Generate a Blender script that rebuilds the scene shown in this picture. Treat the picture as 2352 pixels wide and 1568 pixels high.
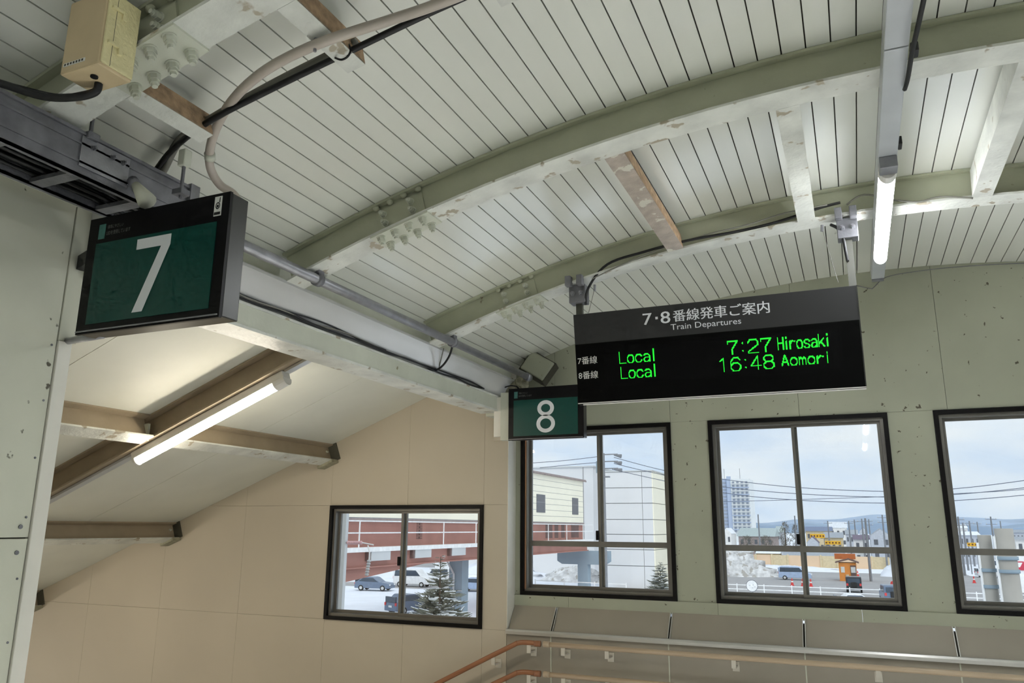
import bpy, bmesh, math, random
from mathutils import Vector, Matrix
random.seed(7)
for o in list(bpy.data.objects): bpy.data.objects.remove(o)
S = bpy.context.scene
COL = S.collection

# ------------------------------------------------------------------ camera
CAM = Vector((0, 0, 1.7)); FPX = 1785.2; PITCH = 0.234193; YAW = 0.409689; ROLL = 0.007037
fwd = Vector((-math.sin(YAW)*math.cos(PITCH), math.cos(YAW)*math.cos(PITCH), math.sin(PITCH)))
rgt = Vector((math.cos(YAW), math.sin(YAW), 0)); upv = rgt.cross(fwd)
r2 = rgt*math.cos(ROLL)+upv*math.sin(ROLL); u2 = -rgt*math.sin(ROLL)+upv*math.cos(ROLL)
cam = bpy.data.objects.new('camera', bpy.data.cameras.new('camera')); COL.objects.link(cam)
cam.matrix_world = Matrix(((r2.x, u2.x, -fwd.x, CAM.x), (r2.y, u2.y, -fwd.y, CAM.y), (r2.z, u2.z, -fwd.z, CAM.z), (0, 0, 0, 1)))
cam.data.sensor_fit = 'HORIZONTAL'; cam.data.sensor_width = 36; cam.data.lens = FPX*36/2352
cam.data.clip_start = .05; cam.data.clip_end = 9000
S.camera = cam

# ------------------------------------------------------------------ sky, exposure
W = bpy.data.worlds.new('sky'); S.world = W; W.use_nodes = True
nt = W.node_tree; nt.nodes.clear()
tc = nt.nodes.new('ShaderNodeTexCoord'); mp = nt.nodes.new('ShaderNodeMapping'); mp.inputs['Scale'].default_value = (2.2, 2.2, 7)
nz = nt.nodes.new('ShaderNodeTexNoise'); nz.inputs['Scale'].default_value = 2.0; nz.inputs['Detail'].default_value = 5
rp = nt.nodes.new('ShaderNodeValToRGB'); rp.color_ramp.elements[0].position = .38; rp.color_ramp.elements[1].position = .68
rp.color_ramp.elements[0].color = (.66, .79, .97, 1); rp.color_ramp.elements[1].color = (.93, .97, 1.0, 1)
bg = nt.nodes.new('ShaderNodeBackground'); bg.inputs['Strength'].default_value = 1.06
wo = nt.nodes.new('ShaderNodeOutputWorld')
for a, b in ((tc.outputs['Generated'], mp.inputs['Vector']), (mp.outputs[0], nz.inputs['Vector']), (nz.outputs['Fac'], rp.inputs['Fac']), (rp.outputs['Color'], bg.inputs['Color']), (bg.outputs[0], wo.inputs['Surface'])):
    nt.links.new(a, b)
S.view_settings.view_transform = 'Standard'; S.view_settings.look = 'None'; S.view_settings.gamma = 1
S.view_settings.exposure = 0.0; S.view_settings.use_curve_mapping = False
S.cycles.max_bounces = 5; S.cycles.diffuse_bounces = 4; S.cycles.glossy_bounces = 2; S.cycles.transmission_bounces = 2; S.cycles.transparent_max_bounces = 10
S.cycles.use_light_tree = False; S.cycles.caustics_reflective = False; S.cycles.caustics_refractive = False; S.cycles.use_adaptive_sampling = True; S.cycles.adaptive_threshold = .05; S.cycles.adaptive_min_samples = 12
# thinly clouded sun, high behind the viewer
sun = bpy.data.objects.new('sun', bpy.data.lights.new('sun', 'SUN')); COL.objects.link(sun)
sun.data.energy = 1.3; sun.data.angle = math.radians(35); sun.data.color = (1, .97, .92)
sun.rotation_euler = Vector((-.35, .62, -.70)).to_track_quat('-Z', 'Y').to_euler()
TUBE_POWER = 62.0        # radiance of the LED tubes
STAIR_POWER = 56.0
FILL_POWER = 840.0

# ------------------------------------------------------------------ materials
def lin(c): return tuple(((x/255)/12.92 if x/255 <= .04045 else ((x/255+.055)/1.055)**2.4) for x in c)+(1,)
MATS = {}
def mat(name, c, rough=.6, metal=0, var=.12, scale=3.0, bump=0, spots=None, spot_amt=.66, spot_scale=18, spec=.5, stretch=None, emit=None, power=0):
    m = bpy.data.materials.new(name); m.use_nodes = True; n = m.node_tree.nodes; l = m.node_tree.links
    b = n['Principled BSDF']; b.inputs['Roughness'].default_value = rough; b.inputs['Metallic'].default_value = metal
    b.inputs['Specular IOR Level'].default_value = spec
    base = lin(c)
    g = n.new('ShaderNodeNewGeometry'); src = g.outputs['Position']
    if stretch:
        mpn = n.new('ShaderNodeMapping'); mpn.inputs['Scale'].default_value = stretch; l.new(src, mpn.inputs['Vector']); src = mpn.outputs[0]
    t = n.new('ShaderNodeTexNoise'); t.inputs['Scale'].default_value = scale; t.inputs['Detail'].default_value = 4; l.new(src, t.inputs['Vector'])
    r = n.new('ShaderNodeValToRGB'); r.color_ramp.elements[0].position = .3; r.color_ramp.elements[1].position = .7
    r.color_ramp.elements[0].color = tuple(x*(1-var) for x in base[:3])+(1,); r.color_ramp.elements[1].color = tuple(min(1, x*(1+var*.6)) for x in base[:3])+(1,)
    l.new(t.outputs['Fac'], r.inputs['Fac']); out = r.outputs['Color']
    if spots:
        t2 = n.new('ShaderNodeTexNoise'); t2.inputs['Scale'].default_value = spot_scale; t2.inputs['Detail'].default_value = 3; l.new(src, t2.inputs['Vector'])
        r2_ = n.new('ShaderNodeValToRGB'); r2_.color_ramp.elements[0].position = spot_amt; r2_.color_ramp.elements[1].position = min(1, spot_amt+.03)
        l.new(t2.outputs['Fac'], r2_.inputs['Fac'])
        mx = n.new('ShaderNodeMix'); mx.data_type = 'RGBA'; mx.inputs['B'].default_value = lin(spots)
        l.new(r2_.outputs['Color'], mx.inputs['Factor']); l.new(out, mx.inputs['A']); out = mx.outputs['Result']
    l.new(out, b.inputs['Base Color'])
    if bump:
        bn = n.new('ShaderNodeBump'); bn.inputs['Strength'].default_value = bump; bn.inputs['Distance'].default_value = .01
        t3 = n.new('ShaderNodeTexNoise'); t3.inputs['Scale'].default_value = scale*9; t3.inputs['Detail'].default_value = 3; l.new(src, t3.inputs['Vector'])
        l.new(t3.outputs['Fac'], bn.inputs['Height']); l.new(bn.outputs[0], b.inputs['Normal'])
    if emit:
        b.inputs['Emission Color'].default_value = lin(emit); b.inputs['Emission Strength'].default_value = power
    MATS[name] = m; return m
def glass_mat(name, tint=(.97, .985, .98), refl=.05):
    m = bpy.data.materials.new(name); m.use_nodes = True; n = m.node_tree.nodes; l = m.node_tree.links; n.clear()
    a = n.new('ShaderNodeBsdfTransparent'); a.inputs['Color'].default_value = tint+(1,)
    g = n.new('ShaderNodeBsdfGlossy'); g.inputs['Roughness'].default_value = .02
    x = n.new('ShaderNodeMixShader'); o = n.new('ShaderNodeOutputMaterial'); x.inputs[0].default_value = refl
    t = n.new('ShaderNodeTexNoise'); t.inputs['Scale'].default_value = 4; gg = n.new('ShaderNodeNewGeometry'); l.new(gg.outputs['Position'], t.inputs['Vector'])
    mr = n.new('ShaderNodeMapRange'); mr.inputs['To Min'].default_value = refl*.7; mr.inputs['To Max'].default_value = refl*1.3
    l.new(t.outputs['Fac'], mr.inputs['Value']); l.new(mr.outputs[0], x.inputs[0])
    l.new(a.outputs[0], x.inputs[1]); l.new(g.outputs[0], x.inputs[2]); l.new(x.outputs[0], o.inputs['Surface']); MATS[name] = m
bp_ = mat('board_paint', (230, 231, 221), .22, var=.06, scale=1.6, spots=(150, 146, 128), spot_amt=.77, spot_scale=9, stretch=(1, .35, 1), spec=.95)
bp_.node_tree.nodes['Principled BSDF'].inputs['Coat Weight'].default_value = .6; bp_.node_tree.nodes['Principled BSDF'].inputs['Coat Roughness'].default_value = .22
mat('dark_gap', (78, 76, 64), .9)
mat('rib_paint', (176, 178, 154), .42, var=.09, scale=5, spots=(120, 112, 90), spot_amt=.76, spot_scale=14, bump=.12)  # rib steel paint, darkened to imitate the shade on the webs
mat('steel_paint', (196, 198, 182), .42, var=.09, scale=5, spots=(135, 128, 100), spot_amt=.74, spot_scale=14, bump=.12)
mat('stair_steel', (158, 143, 120), .5, var=.12, scale=5, bump=.1)  # brown-grey steel paint, its dark tone standing in for shade in the web recesses
mat('post_dark', (84, 84, 76), .5, .2)
mat('old_paint', (214, 215, 206), .4, var=.22, scale=6, spots=(166, 156, 136), spot_amt=.63, spot_scale=11, bump=.3)
mat('rusty_paint', (172, 160, 148), .6, var=.22, scale=14, spots=(202, 200, 186), spot_amt=.60, spot_scale=13, bump=.4)
mat('rust_edge', (180, 150, 118), .85, var=.35, scale=30, bump=.6)
mat('end_wall', (160, 162, 142), .6, var=.08, scale=2.2, spots=(74, 70, 52), spot_amt=.70, spot_scale=26, bump=.08)
mat('beige_wall', (187, 177, 158), .65, var=.05, scale=1.2, bump=.05)
mat('left_wall', (200, 200, 182), .6, var=.07, scale=2.5, spots=(84, 80, 64), spot_amt=.71, spot_scale=17, bump=.1)
mat('stair_ceiling', (218, 218, 206), .55, var=.06, scale=2)
mat('lower_panel', (152, 144, 130), .5, var=.07, scale=2.5)
mat('white_trim', (224, 220, 208), .45, var=.06, scale=6)
mat('metal_trim', (200, 198, 192), .28, .55, var=.06, scale=6)
mat('fascia', (206, 206, 204), .25, .15, var=.08, scale=4, stretch=(1, .4, 1))
mat('floor_tile', (216, 216, 213), .5, var=.1)
mat('galv', (150, 150, 154), .38, .6, var=.2, scale=14, bump=.1)
mat('dark_galv', (118, 118, 122), .5, .3, var=.3, scale=12, spots=(170, 170, 168), spot_amt=.70, spot_scale=10, bump=.15)
mat('rail_steel', (190, 193, 195), .32, .2, var=.08, scale=5)
mat('lamp_white', (226, 224, 218), .4, var=.04)
mat('tube_light', (255, 255, 250), .4, emit=(246, 250, 255), power=TUBE_POWER)
mat('tube_light_stair', (255, 252, 240), .4, emit=(255, 244, 224), power=STAIR_POWER)
mat('black_plastic', (22, 22, 22), .5, var=.2)
mat('black_cable', (18, 18, 18), .55, var=.2)
mat('grey_cable', (120, 118, 108), .6, var=.15)
mat('conduit_pink', (178, 168, 156), .42, var=.08, scale=6)
mat('box_tan', (196, 176, 140), .55, var=.08, scale=8, spots=(70, 56, 40), spot_amt=.75, spot_scale=30)
mat('box_yellow', (216, 206, 158), .5, var=.08, scale=9, bump=.5)
mat('sign_frame', (16, 15, 16), .4, var=.1, spec=.25)
mat('sign_side', (70, 70, 68), .3, .6, var=.1)
mat('sign_green', (0, 66, 58), .35, var=.05)
mat('sign_white', (222, 224, 226), .45, var=.03)
mat('sign_dim', (110, 112, 108), .5, var=.05)
mat('sticker_white', (222, 222, 216), .5, var=.04)
mat('sticker_teal', (70, 120, 112), .5, var=.2, scale=60)
mat('board_head', (52, 52, 52), .35, var=.05, spec=.3)
mat('board_black', (5, 5, 5), .35, var=.1, spec=.15)
mat('led_matrix', (7, 7, 7), .6, var=.1, spec=.1)
mat('led_green', (20, 120, 30), .5, emit=(28, 255, 52), power=1.25)
mat('chrome', (210, 210, 206), .18, .9, var=.04)
mat('win_black', (13, 10, 8), .5, var=.3, scale=10, spec=.2)
mat('win_alu', (116, 113, 106), .38, .35, var=.1, scale=8)
mat('win_jamb', (176, 128, 92), .6, var=.15)
mat('rail_brown', (150, 100, 68), .32, var=.06)
mat('rail_tan', (186, 166, 140), .32, var=.06)
mat('bracket_tan', (206, 200, 186), .5)
mat('foam', (168, 164, 140), .9, var=.25, scale=20, bump=.9)
glass_mat('glass')
MATS['led_green'].cycles.emission_sampling = 'NONE'
# outside
mat('snow', (238, 242, 250), .8, var=.05, scale=.4)
mat('dirty_snow', (222, 222, 222), .9, var=.34, scale=1.3, bump=.5, spots=(176, 172, 166), spot_amt=.58, spot_scale=1.1)
mat('asphalt', (168, 166, 166), .8, var=.1, scale=.3)
mat('siding', (252, 246, 224), .7, var=.03, scale=.5)
mat('girder_red', (168, 118, 106), .7, var=.14, scale=.6)
mat('girder_dark', (110, 86, 82), .8, var=.2, scale=.6)
mat('conc_pale', (206, 208, 208), .8, var=.06, scale=.4)
mat('conc_blue', (148, 165, 176), .8, var=.1, scale=.4)
mat('conc_white', (226, 226, 226), .8, var=.03, scale=.3)
mat('white_rail', (244, 244, 242), .6)
mat('bldg_joint', (150, 150, 152), .8)
mat('win_dark', (96, 98, 104), .4)
mat('tower_window', (150, 158, 170), .5)
mat('tower_pale', (226, 228, 226), .8, var=.06, scale=.05)  # tower tone paled to imitate distance haze
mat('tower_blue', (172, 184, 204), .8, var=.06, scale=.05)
mat('hill', (168, 184, 204), .95, var=.14, scale=.01)  # distance haze painted into the hill and woods colours as blue-grey
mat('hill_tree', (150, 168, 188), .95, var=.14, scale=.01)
mat('house_white', (234, 232, 228), .8); mat('house_grey', (190, 194, 202), .8); mat('house_tan', (214, 196, 160), .8); mat('house_brown', (160, 146, 142), .8)
mat('roof_teal', (176, 188, 188), .7); mat('roof_blue', (120, 132, 158), .7); mat('roof_purple', (118, 106, 122), .7); mat('roof_grey', (164, 170, 178), .7); mat('roof_snow', (240, 244, 250), .8)
mat('sign_yellow', (246, 190, 50), .6); mat('ink', (120, 70, 30), .6); mat('fence_tan', (226, 196, 164), .8, var=.06, scale=.3)
mat('wood_orange', (226, 146, 70), .7, var=.1, scale=2); mat('roof_orange', (198, 110, 58), .7)
mat('car_blue', (176, 196, 226), .25, .1); mat('car_white', (236, 238, 240), .3); mat('car_slate', (112, 128, 150), .3, .2); mat('car_black', (48, 50, 56), .25); mat('car_glass', (70, 82, 96), .15); mat('tyre', (40, 40, 42), .8)
mat('cone_red', (226, 70, 70), .6); mat('sign_red', (206, 60, 84), .6)
mat('pole_grey', (132, 134, 138), .8); mat('wire', (92, 100, 116), .7); mat('insulator', (212, 170, 172), .4); mat('insulator_grey', (176, 176, 176), .4)
mat('conifer', (104, 106, 94), .9, var=.3, scale=2); mat('conifer_snow', (226, 230, 232), .9); mat('bark', (92, 80, 68), .9); mat('bush', (120, 116, 106), .95, var=.25, scale=.8)
mat('post_conc', (176, 172, 164), .85, var=.14, scale=1.2)

# ------------------------------------------------------------------ builders
ORG = {}
def org(o): return ORG.get(o.name, Vector((0, 0, 0))) if o else Vector((0, 0, 0))
class MB:
    def __init__(s): s.v = []; s.f = []
    def quad(s, *p):
        k = len(s.v); s.v += [Vector(q) for q in p]; s.f.append(tuple(range(k, k+len(p)))); return s
    def box(s, x0, x1, y0, y1, z0, z1):
        return s.hexa([(x0, y0, z0), (x1, y0, z0), (x1, y1, z0), (x0, y1, z0)], [(x0, y0, z1), (x1, y0, z1), (x1, y1, z1), (x0, y1, z1)])
    def hexa(s, lo, hi):
        k = len(s.v); n = len(lo); s.v += [Vector(q) for q in lo]+[Vector(q) for q in hi]
        s.f.append(tuple(k+i for i in reversed(range(n)))); s.f.append(tuple(k+n+i for i in range(n)))
        for i in range(n): j = (i+1) % n; s.f.append((k+i, k+j, k+n+j, k+n+i))
        return s
    def bar(s, p, q, w, h, up=(0, 0, 1)):          # box along p-q, w sideways, h along up
        p, q = Vector(p), Vector(q); d = (q-p).normalized(); up = Vector(up); sd = d.cross(up).normalized(); u = sd.cross(d).normalized()
        a = [p-sd*w/2-u*h/2, p+sd*w/2-u*h/2, p+sd*w/2+u*h/2, p-sd*w/2+u*h/2]
        return s.hexa(a, [x+(q-p) for x in a])
    def tube(s, pts, r, n=10, caps=True):
        pts = [Vector(p) for p in pts]; k = len(s.v); N = len(pts); rr = r if isinstance(r, (list, tuple)) else [r]*N
        prev = None
        for i, p in enumerate(pts):
            d = (pts[min(i+1, N-1)]-pts[max(i-1, 0)]).normalized()
            if prev is None: a = d.orthogonal().normalized()
            else: a = (prev-d*prev.dot(d)); a = a.normalized() if a.length > 1e-6 else d.orthogonal().normalized()
            prev = a; b = d.cross(a)
            for j in range(n):
                t = 2*math.pi*j/n; s.v.append(p+(a*math.cos(t)+b*math.sin(t))*rr[i])
        for i in range(N-1):
            for j in range(n):
                j2 = (j+1) % n; s.f.append((k+i*n+j, k+i*n+j2, k+(i+1)*n+j2, k+(i+1)*n+j))
        if caps:
            s.f.append(tuple(k+j for j in reversed(range(n)))); s.f.append(tuple(k+(N-1)*n+j for j in range(n)))
        return s
    def prism(s, poly, y0, y1): return s.hexa([(x, y0, z) for x, z in poly], [(x, y1, z) for x, z in poly])
    def prismx(s, poly, x0, x1): return s.hexa([(x0, y, z) for y, z in poly], [(x1, y, z) for y, z in poly])
    def arcbox(s, t0, t1, ra, rb, y0, y1, n=40):
        k = len(s.v)
        for i in range(n+1):
            t = t0+(t1-t0)*i/n
            for r, y in ((ra, y0), (ra, y1), (rb, y1), (rb, y0)): s.v.append(ap(t, r, y))
        for i in range(n):
            for j in range(4): j2 = (j+1) % 4; s.f.append((k+4*i+j, k+4*i+j2, k+4*i+4+j2, k+4*i+4+j))
        s.f.append((k, k+1, k+2, k+3)); e = k+4*n; s.f.append((e+3, e+2, e+1, e)); return s
    def blob(s, c, rx, ry, rz, jit=0, n=10, m=6):
        k = len(s.v); c = Vector(c)
        for i in range(1, m):
            a = math.pi*i/m
            for j in range(n):
                b = 2*math.pi*j/n; q = 1+random.uniform(-jit, jit)
                s.v.append(c+Vector((rx*math.sin(a)*math.cos(b), ry*math.sin(a)*math.sin(b), rz*math.cos(a)))*q)
        s.v.append(c+Vector((0, 0, rz))); s.v.append(c-Vector((0, 0, rz))); T = len(s.v)-2
        for i in range(m-2):
            for j in range(n): j2 = (j+1) % n; s.f.append((k+i*n+j, k+(i+1)*n+j, k+(i+1)*n+j2, k+i*n+j2))
        for j in range(n):
            j2 = (j+1) % n; s.f.append((T, k+j, k+j2)); s.f.append((T+1, k+(m-2)*n+j2, k+(m-2)*n+j))
        return s
    def xf(s, M): s.v = [M @ v for v in s.v]; return s
    def build(s, name, m, parent=None, smooth=False, bevel=0):
        lo = Vector([min(v[i] for v in s.v) for i in range(3)]); hi = Vector([max(v[i] for v in s.v) for i in range(3)]); c = (lo+hi)/2
        me = bpy.data.meshes.new(name); me.from_pydata([v-c for v in s.v], [], s.f)
        bm = bmesh.new(); bm.from_mesh(me); bmesh.ops.recalc_face_normals(bm, faces=bm.faces[:]); bm.to_mesh(me); bm.free()
        if m: me.materials.append(MATS[m])
        if smooth:
            for p in me.polygons: p.use_smooth = True
        o = bpy.data.objects.new(name, me); COL.objects.link(o); ORG[o.name] = c
        o.location = c-org(parent)
        if parent: o.parent = parent
        if bevel:
            b = o.modifiers.new('bevel', 'BEVEL'); b.width = bevel; b.segments = 2; b.limit_method = 'ANGLE'
        return o
def share(src, name, loc, parent, rot=None):       # another object of the same mesh, world location
    o = bpy.data.objects.new(name, src.data); COL.objects.link(o); ORG[o.name] = Vector(loc); o.location = Vector(loc)-org(parent)
    if rot is not None: o.rotation_euler = rot
    if parent: o.parent = parent
    return o
def tag(o, label=None, cat=None, group=None, kind=None):
    for k, v in (('label', label), ('category', cat), ('group', group), ('kind', kind)):
        if v: o[k] = v
    return o
def thing(name, label, cat, loc=(0, 0, 0), group=None, kind=None):
    o = bpy.data.objects.new(name, None); COL.objects.link(o); o.location = loc; o.empty_display_size = .1; ORG[o.name] = Vector(loc)
    return tag(o, label, cat, group, kind)
def copy_tree(o, loc, label=None, rotz=None):
    def rec(a, par):
        c = a.copy(); COL.objects.link(c); c.parent = par
        for ch in a.children: rec(ch, c)
        return c
    r = rec(o, None); r.location = loc
    if rotz is not None: r.rotation_euler = (0, 0, rotz)
    if label: r['label'] = label
    return r
def at(px, py, Y=None, X=None, Z=None):             # point of the place seen at a pixel of the photograph, at a known distance
    d = r2*(px-1176)+u2*(784-py)+fwd*FPX
    t = (Y-CAM.y)/d.y if Y is not None else ((X-CAM.x)/d.x if X is not None else (Z-CAM.z)/d.z)
    return CAM+d*t
def bez(pts, n=8):                                  # smooth curve through points
    pts = [Vector(p) for p in pts]; out = []
    for i in range(len(pts)-1):
        p0 = pts[max(i-1, 0)]; p1 = pts[i]; p2 = pts[i+1]; p3 = pts[min(i+2, len(pts)-1)]
        for k in range(n):
            t = k/n; out.append(.5*((2*p1)+(p2-p0)*t+(2*p0-5*p1+4*p2-p3)*t*t+(3*p1-p0-3*p2+p3)*t**3))
    out.append(pts[-1]); return out
def text_mesh(body, o, ex, ey, w, h, name, m, parent, depth=.0015, bold=0):
    """lettering fitted into the box w x h whose lower left corner is o, along ex / ey"""
    cu = bpy.data.curves.new('lettering', 'FONT'); cu.body = body; cu.size = 1; cu.resolution_u = 3
    ob = bpy.data.objects.new('lettering', cu); COL.objects.link(ob); bpy.context.view_layer.update()
    ev = ob.evaluated_get(bpy.context.evaluated_depsgraph_get()); me = ev.to_mesh()
    vs = [v.co.copy() for v in me.vertices]; fs = [tuple(p.vertices) for p in me.polygons]; ev.to_mesh_clear()
    bpy.data.objects.remove(ob); bpy.data.curves.remove(cu)
    x0 = min(v.x for v in vs); x1 = max(v.x for v in vs); y0 = min(v.y for v in vs); y1 = max(v.y for v in vs)
    nrm = Vector(ex).cross(Vector(ey)).normalized()*depth
    b = MB(); nv_ = len(vs)
    for i in range(2 if bold else 1):
        sh = Vector(ex)*(bold*(i*2-1))+nrm*(1+.15*i)
        b.v += [Vector(o)+Vector(ex)*((v.x-x0)/(x1-x0)*w)+Vector(ey)*((v.y-y0)/(y1-y0)*h)+sh for v in vs]; b.f += [tuple(q+nv_*i for q in f_) for f_ in fs]
    return b.build(name, m, parent)

# barrel vault of the roof: centre line XC, crown ZC, radius RC
XC, ZC, RC = .3, 3.458, 7.78
def ap(t, r, y): return Vector((XC+r*math.sin(t), y, ZC-RC+r*math.cos(t)))
def th(x, r=RC): return math.asin((x-XC)/r)
XL, XR, YB, YW, YBACK = -2.46, 3.06, 5.6, 5.75, -6.0
YC = 1.755                                           # corner where the stair opening begins

# ------------------------------------------------------------------ the setting
tag(MB().box(XL-.2, XR+.2, YBACK, YW+.2, -.25, 0).build('floor', 'floor_tile'), 'grey tiled floor of the station overpass corridor', kind='structure')
ceil = thing('ceiling', 'shallow vaulted ceiling of narrow pale painted boards', None, (XC, 0, ZC), kind='structure')
MB().arcbox(th(-2.62), th(3.2), RC+.022, RC+.05, YBACK, YW+.15, 48).build('backing_sheet', 'dark_gap', ceil)
pitch = .0870/RC; t = th(-2.156)-pitch*4; proto = None; GAP = .0052/RC
while t < th(3.1):
    b = MB().arcbox(t+GAP/2, t+pitch-GAP/2, RC, RC+.02, YBACK, YW+.1, 1); b.build('ceiling_board', 'board_paint', ceil); t += pitch
# closure behind the rib feet
tag(MB().box(-2.60, -2.44, YBACK, YB, 2.80, 3.02).build('trim_1', 'steel_paint'), 'recessed closure strip where the vault meets the side wall', kind='structure')

# left wall of the corridor
wl = thing('wall_left', 'pale painted panel wall left of the stair opening', None, (XL, 0, 0), kind='structure')
MB().box(XL-.16, XL-.012, YBACK, YC, 0, 2.9).build('backing', 'dark_gap', wl)
for y0, y1, rows in ((-6, -5.02, (0, 1.655, 2.9)), (-5.02, -4.1, (0, 1.655, 2.9)), (-4.1, -3.18, (0, 1.655, 2.9)), (-3.18, -2.26, (0, 1.655, 2.9)), (-2.26, -1.34, (0, 1.655, 2.9)), (-1.34, -.42, (0, 1.655, 2.9)), (-.42, .49, (0, 1.655, 2.67, 2.9)), (.49, 1.405, (0, 1.655, 2.67, 2.9)), (1.41, YC, (0, 1.655, 2.9))):
    for a, c in zip(rows, rows[1:]):
        MB().box(XL-.012, XL+(.004 if y0 > 1.4 else 0), y0+.003, y1-.003, a+.002, c-.002).build('wall_panel', 'left_wall', wl, bevel=.002)
MB().box(XL, XL+.014, .2, 1.40, 2.658, 2.682).build('ledge_strip', 'left_wall', wl, bevel=.003)
MB().box(XL, XL+.008, 1.385, 1.412, 1.66, 2.655).build('joint_cover', 'left_wall', wl, bevel=.002)
for z in (1.61, 1.69):
    MB().tube([(XL, YC-.035, z), (XL+.008, YC-.035, z)], .007, 8).build('screw', 'dark_galv', wl)
for k in range(12):
    MB().tube([(XL, YC-.02, .2+k*.19), (XL+.006, YC-.02, .2+k*.19)], .004, 6).build('screw', 'dark_galv', wl)
tag(MB().box(XL-.16, XL+.012, YC, YC+.05, 0, 2.31).build('trim_2', 'white_trim', bevel=.003), 'pale corner strip at the edge of the stair opening', kind='structure')
tag(MB().box(XL-.16, XL+.004, YC+.002, YC+.07, 2.31, 2.9).build('trim_3', 'left_wall', bevel=.003), 'pale boxed post head above the corner strip', kind='structure')

# beige stair wall
WIN0 = (-4.104, -2.662, .952, 1.868)
ws = thing('wall_stair', 'beige panelled wall of the stairwell with a small sliding window', None, (XL, YB, 0), kind='structure')
cols = [-2.46, -2.662, -3.35, -4.104, -5.02, -5.94, -6.86, -7.78, -8.70, -9.62, -10.6]
rows = [-6, -4.0, -2.2, -1.1, 0, .952, 1.868, 3.3]
def zst(x): return 2.753+.39*(x+3.184)               # sloping stair ceiling
for xa, xb in zip(cols, cols[1:]):
    for za, zb in zip(rows, rows[1:]):
        if za >= zst(xa)+.05: continue
        if za == .952 and xa <= -2.662 and xb >= -4.104: continue
        MB().box(xb+.0008, xa-.0008, YB, YB+.10, za+.0008, zb-.0008).build('wall_panel', 'beige_wall', ws)
MB().box(-10.6, -4.2, YB+.101, YB+.14, -6, 3.1).build('backing', 'dark_gap', ws)
# end wall
we = thing('wall_back', 'pale green end wall with three sliding windows', None, (0, YW, 0), kind='structure')
WX = [(-2.410, -1.210), (-.937, .247), (.519, 1.703)]; WZ = (1.198, 2.462)
px = XL
MB().box(XL, -1.2+1.0, YW+.09, YW+.13, 2.46, 3.6).build('backing', 'dark_gap', we)
MB().box(-.21, XR, YW+.09, YW+.13, 2.46, 3.6).build('backing', 'dark_gap', we)
for a, c in ((XL, -2.410), (-1.210, -.937), (.247, .519), (1.703, XR)):
    MB().box(a+.001, c-.001, YW, YW+.13, WZ[0], WZ[1]+.002).build('pier_panel', 'end_wall', we)
for a, c in ((XL, -2.12), (-2.12, -1.21), (-1.21, -.305), (-.305, .605), (.605, 1.515), (1.515, 2.425), (2.425, XR)):
    MB().box(a+.0012, c-.0012, YW, YW+.09, WZ[1]+.0035, 3.6).build('head_panel', 'end_wall', we)
for a, c in ((XL, -2.02), (-2.02, -.93), (-.93, -.02), (-.02, .88), (.88, 2.0), (2.0, XR)):
    MB().box(a+.001, c-.001, YW-.012, YW+.10, 1.112, WZ[0]).build('sill_board', 'end_wall', we)
MB().box(XL-.0006, XL+.004, YB+.001, YW-.001, .967, 3.4).build('reveal', 'white_trim', we)
# sloping sill and lower wall
lw = thing('wall_dado', 'lower wall with sloping sill panels and metal joint strips below the windows', None, (0, YB, 0), kind='structure')
J = [XL, -2.108, -1.252, -.378, .491, 1.36, 2.23, XR]
MB().box(XL, XR, YB+.02, YW+.12, 0, .93).build('backing', 'dark_gap', lw)
MB().prismx([(YB+.035, .925), (YW+.02, 1.085), (YW+.09, 1.085), (YW+.09, .925)], XL, XR).build('backing', 'dark_gap', lw)
for a, c in zip(J, J[1:]):
    MB().prismx([(YB+.01, .955), (YB+.03, .94), (YW+.005, 1.105), (YW-.013, 1.121)], a+.008, c-.008).build('sill_panel', 'lower_panel', lw)
    MB().box(a+.003, c-.003, YB, YB+.02, 0, .945).build('wall_panel', 'lower_panel', lw)
for a in J[1:-1]:
    for s in (-1, 1):
        MB().bar((a+s*.0075, YB+.006, .958), (a+s*.0075, YW-.016, 1.121), .005, .008, (0, -.8, 1)).build('joint_strip', 'metal_trim', lw)
    MB().box(a-.004, a+.004, YB-.003, YB+.02, 0, .94).build('joint_strip', 'steel_paint', lw)
tag(MB().prismx([(YB-.022, .932), (YB-.022, .952), (YB-.012, .965), (YB+.016, .965), (YB+.016, .932)], XL, XR).build('trim_4', 'metal_trim'), 'bright metal nosing along the foot of the sloping sill', kind='structure')

# other walls, mostly behind the camera
wr = thing('wall_right', 'pale wall on the right side of the corridor', None, (XR, 0, 0), kind='structure')
for a, c, z0, z1 in ((YBACK, YW+.1, 0, 1.2), (YBACK, YW+.1, 2.46, 3.3)): MB().box(XR, XR+.12, a, c, z0, z1).build('wall_panel', 'end_wall', wr)
yy = YBACK
for k in range(8):
    MB().box(XR, XR+.12, YBACK+k*1.46, YBACK+k*1.46+.28, 1.2, 2.46).build('pier_panel', 'end_wall', wr)
tag(MB().box(XL-.2, XR+.2, YBACK-.12, YBACK, 0, 3.6).build('wall_front', 'end_wall'), 'pale wall closing the corridor behind the viewer', kind='structure')
tag(MB().box(-10.6, XL-.16, YC-.12, YC, -6, 3.1).build('wall_stair_near', 'beige_wall'), 'near side wall of the stairwell', kind='structure')
st = MB()
for k in range(26):
    x = XL-.1-k*.32; z = -k*.168
    st.box(x-.34, x, YC, YB, z-.55, z-.168)
tag(st.build('floor_stairs', 'floor_tile'), 'stairs leading down to the platform', kind='structure')
tag(MB().box(XL-.12, XL, YC+.05, YB, -.3, 0).build('trim_5', 'floor_tile'), 'stair edge at the corridor floor', kind='structure')

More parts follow.
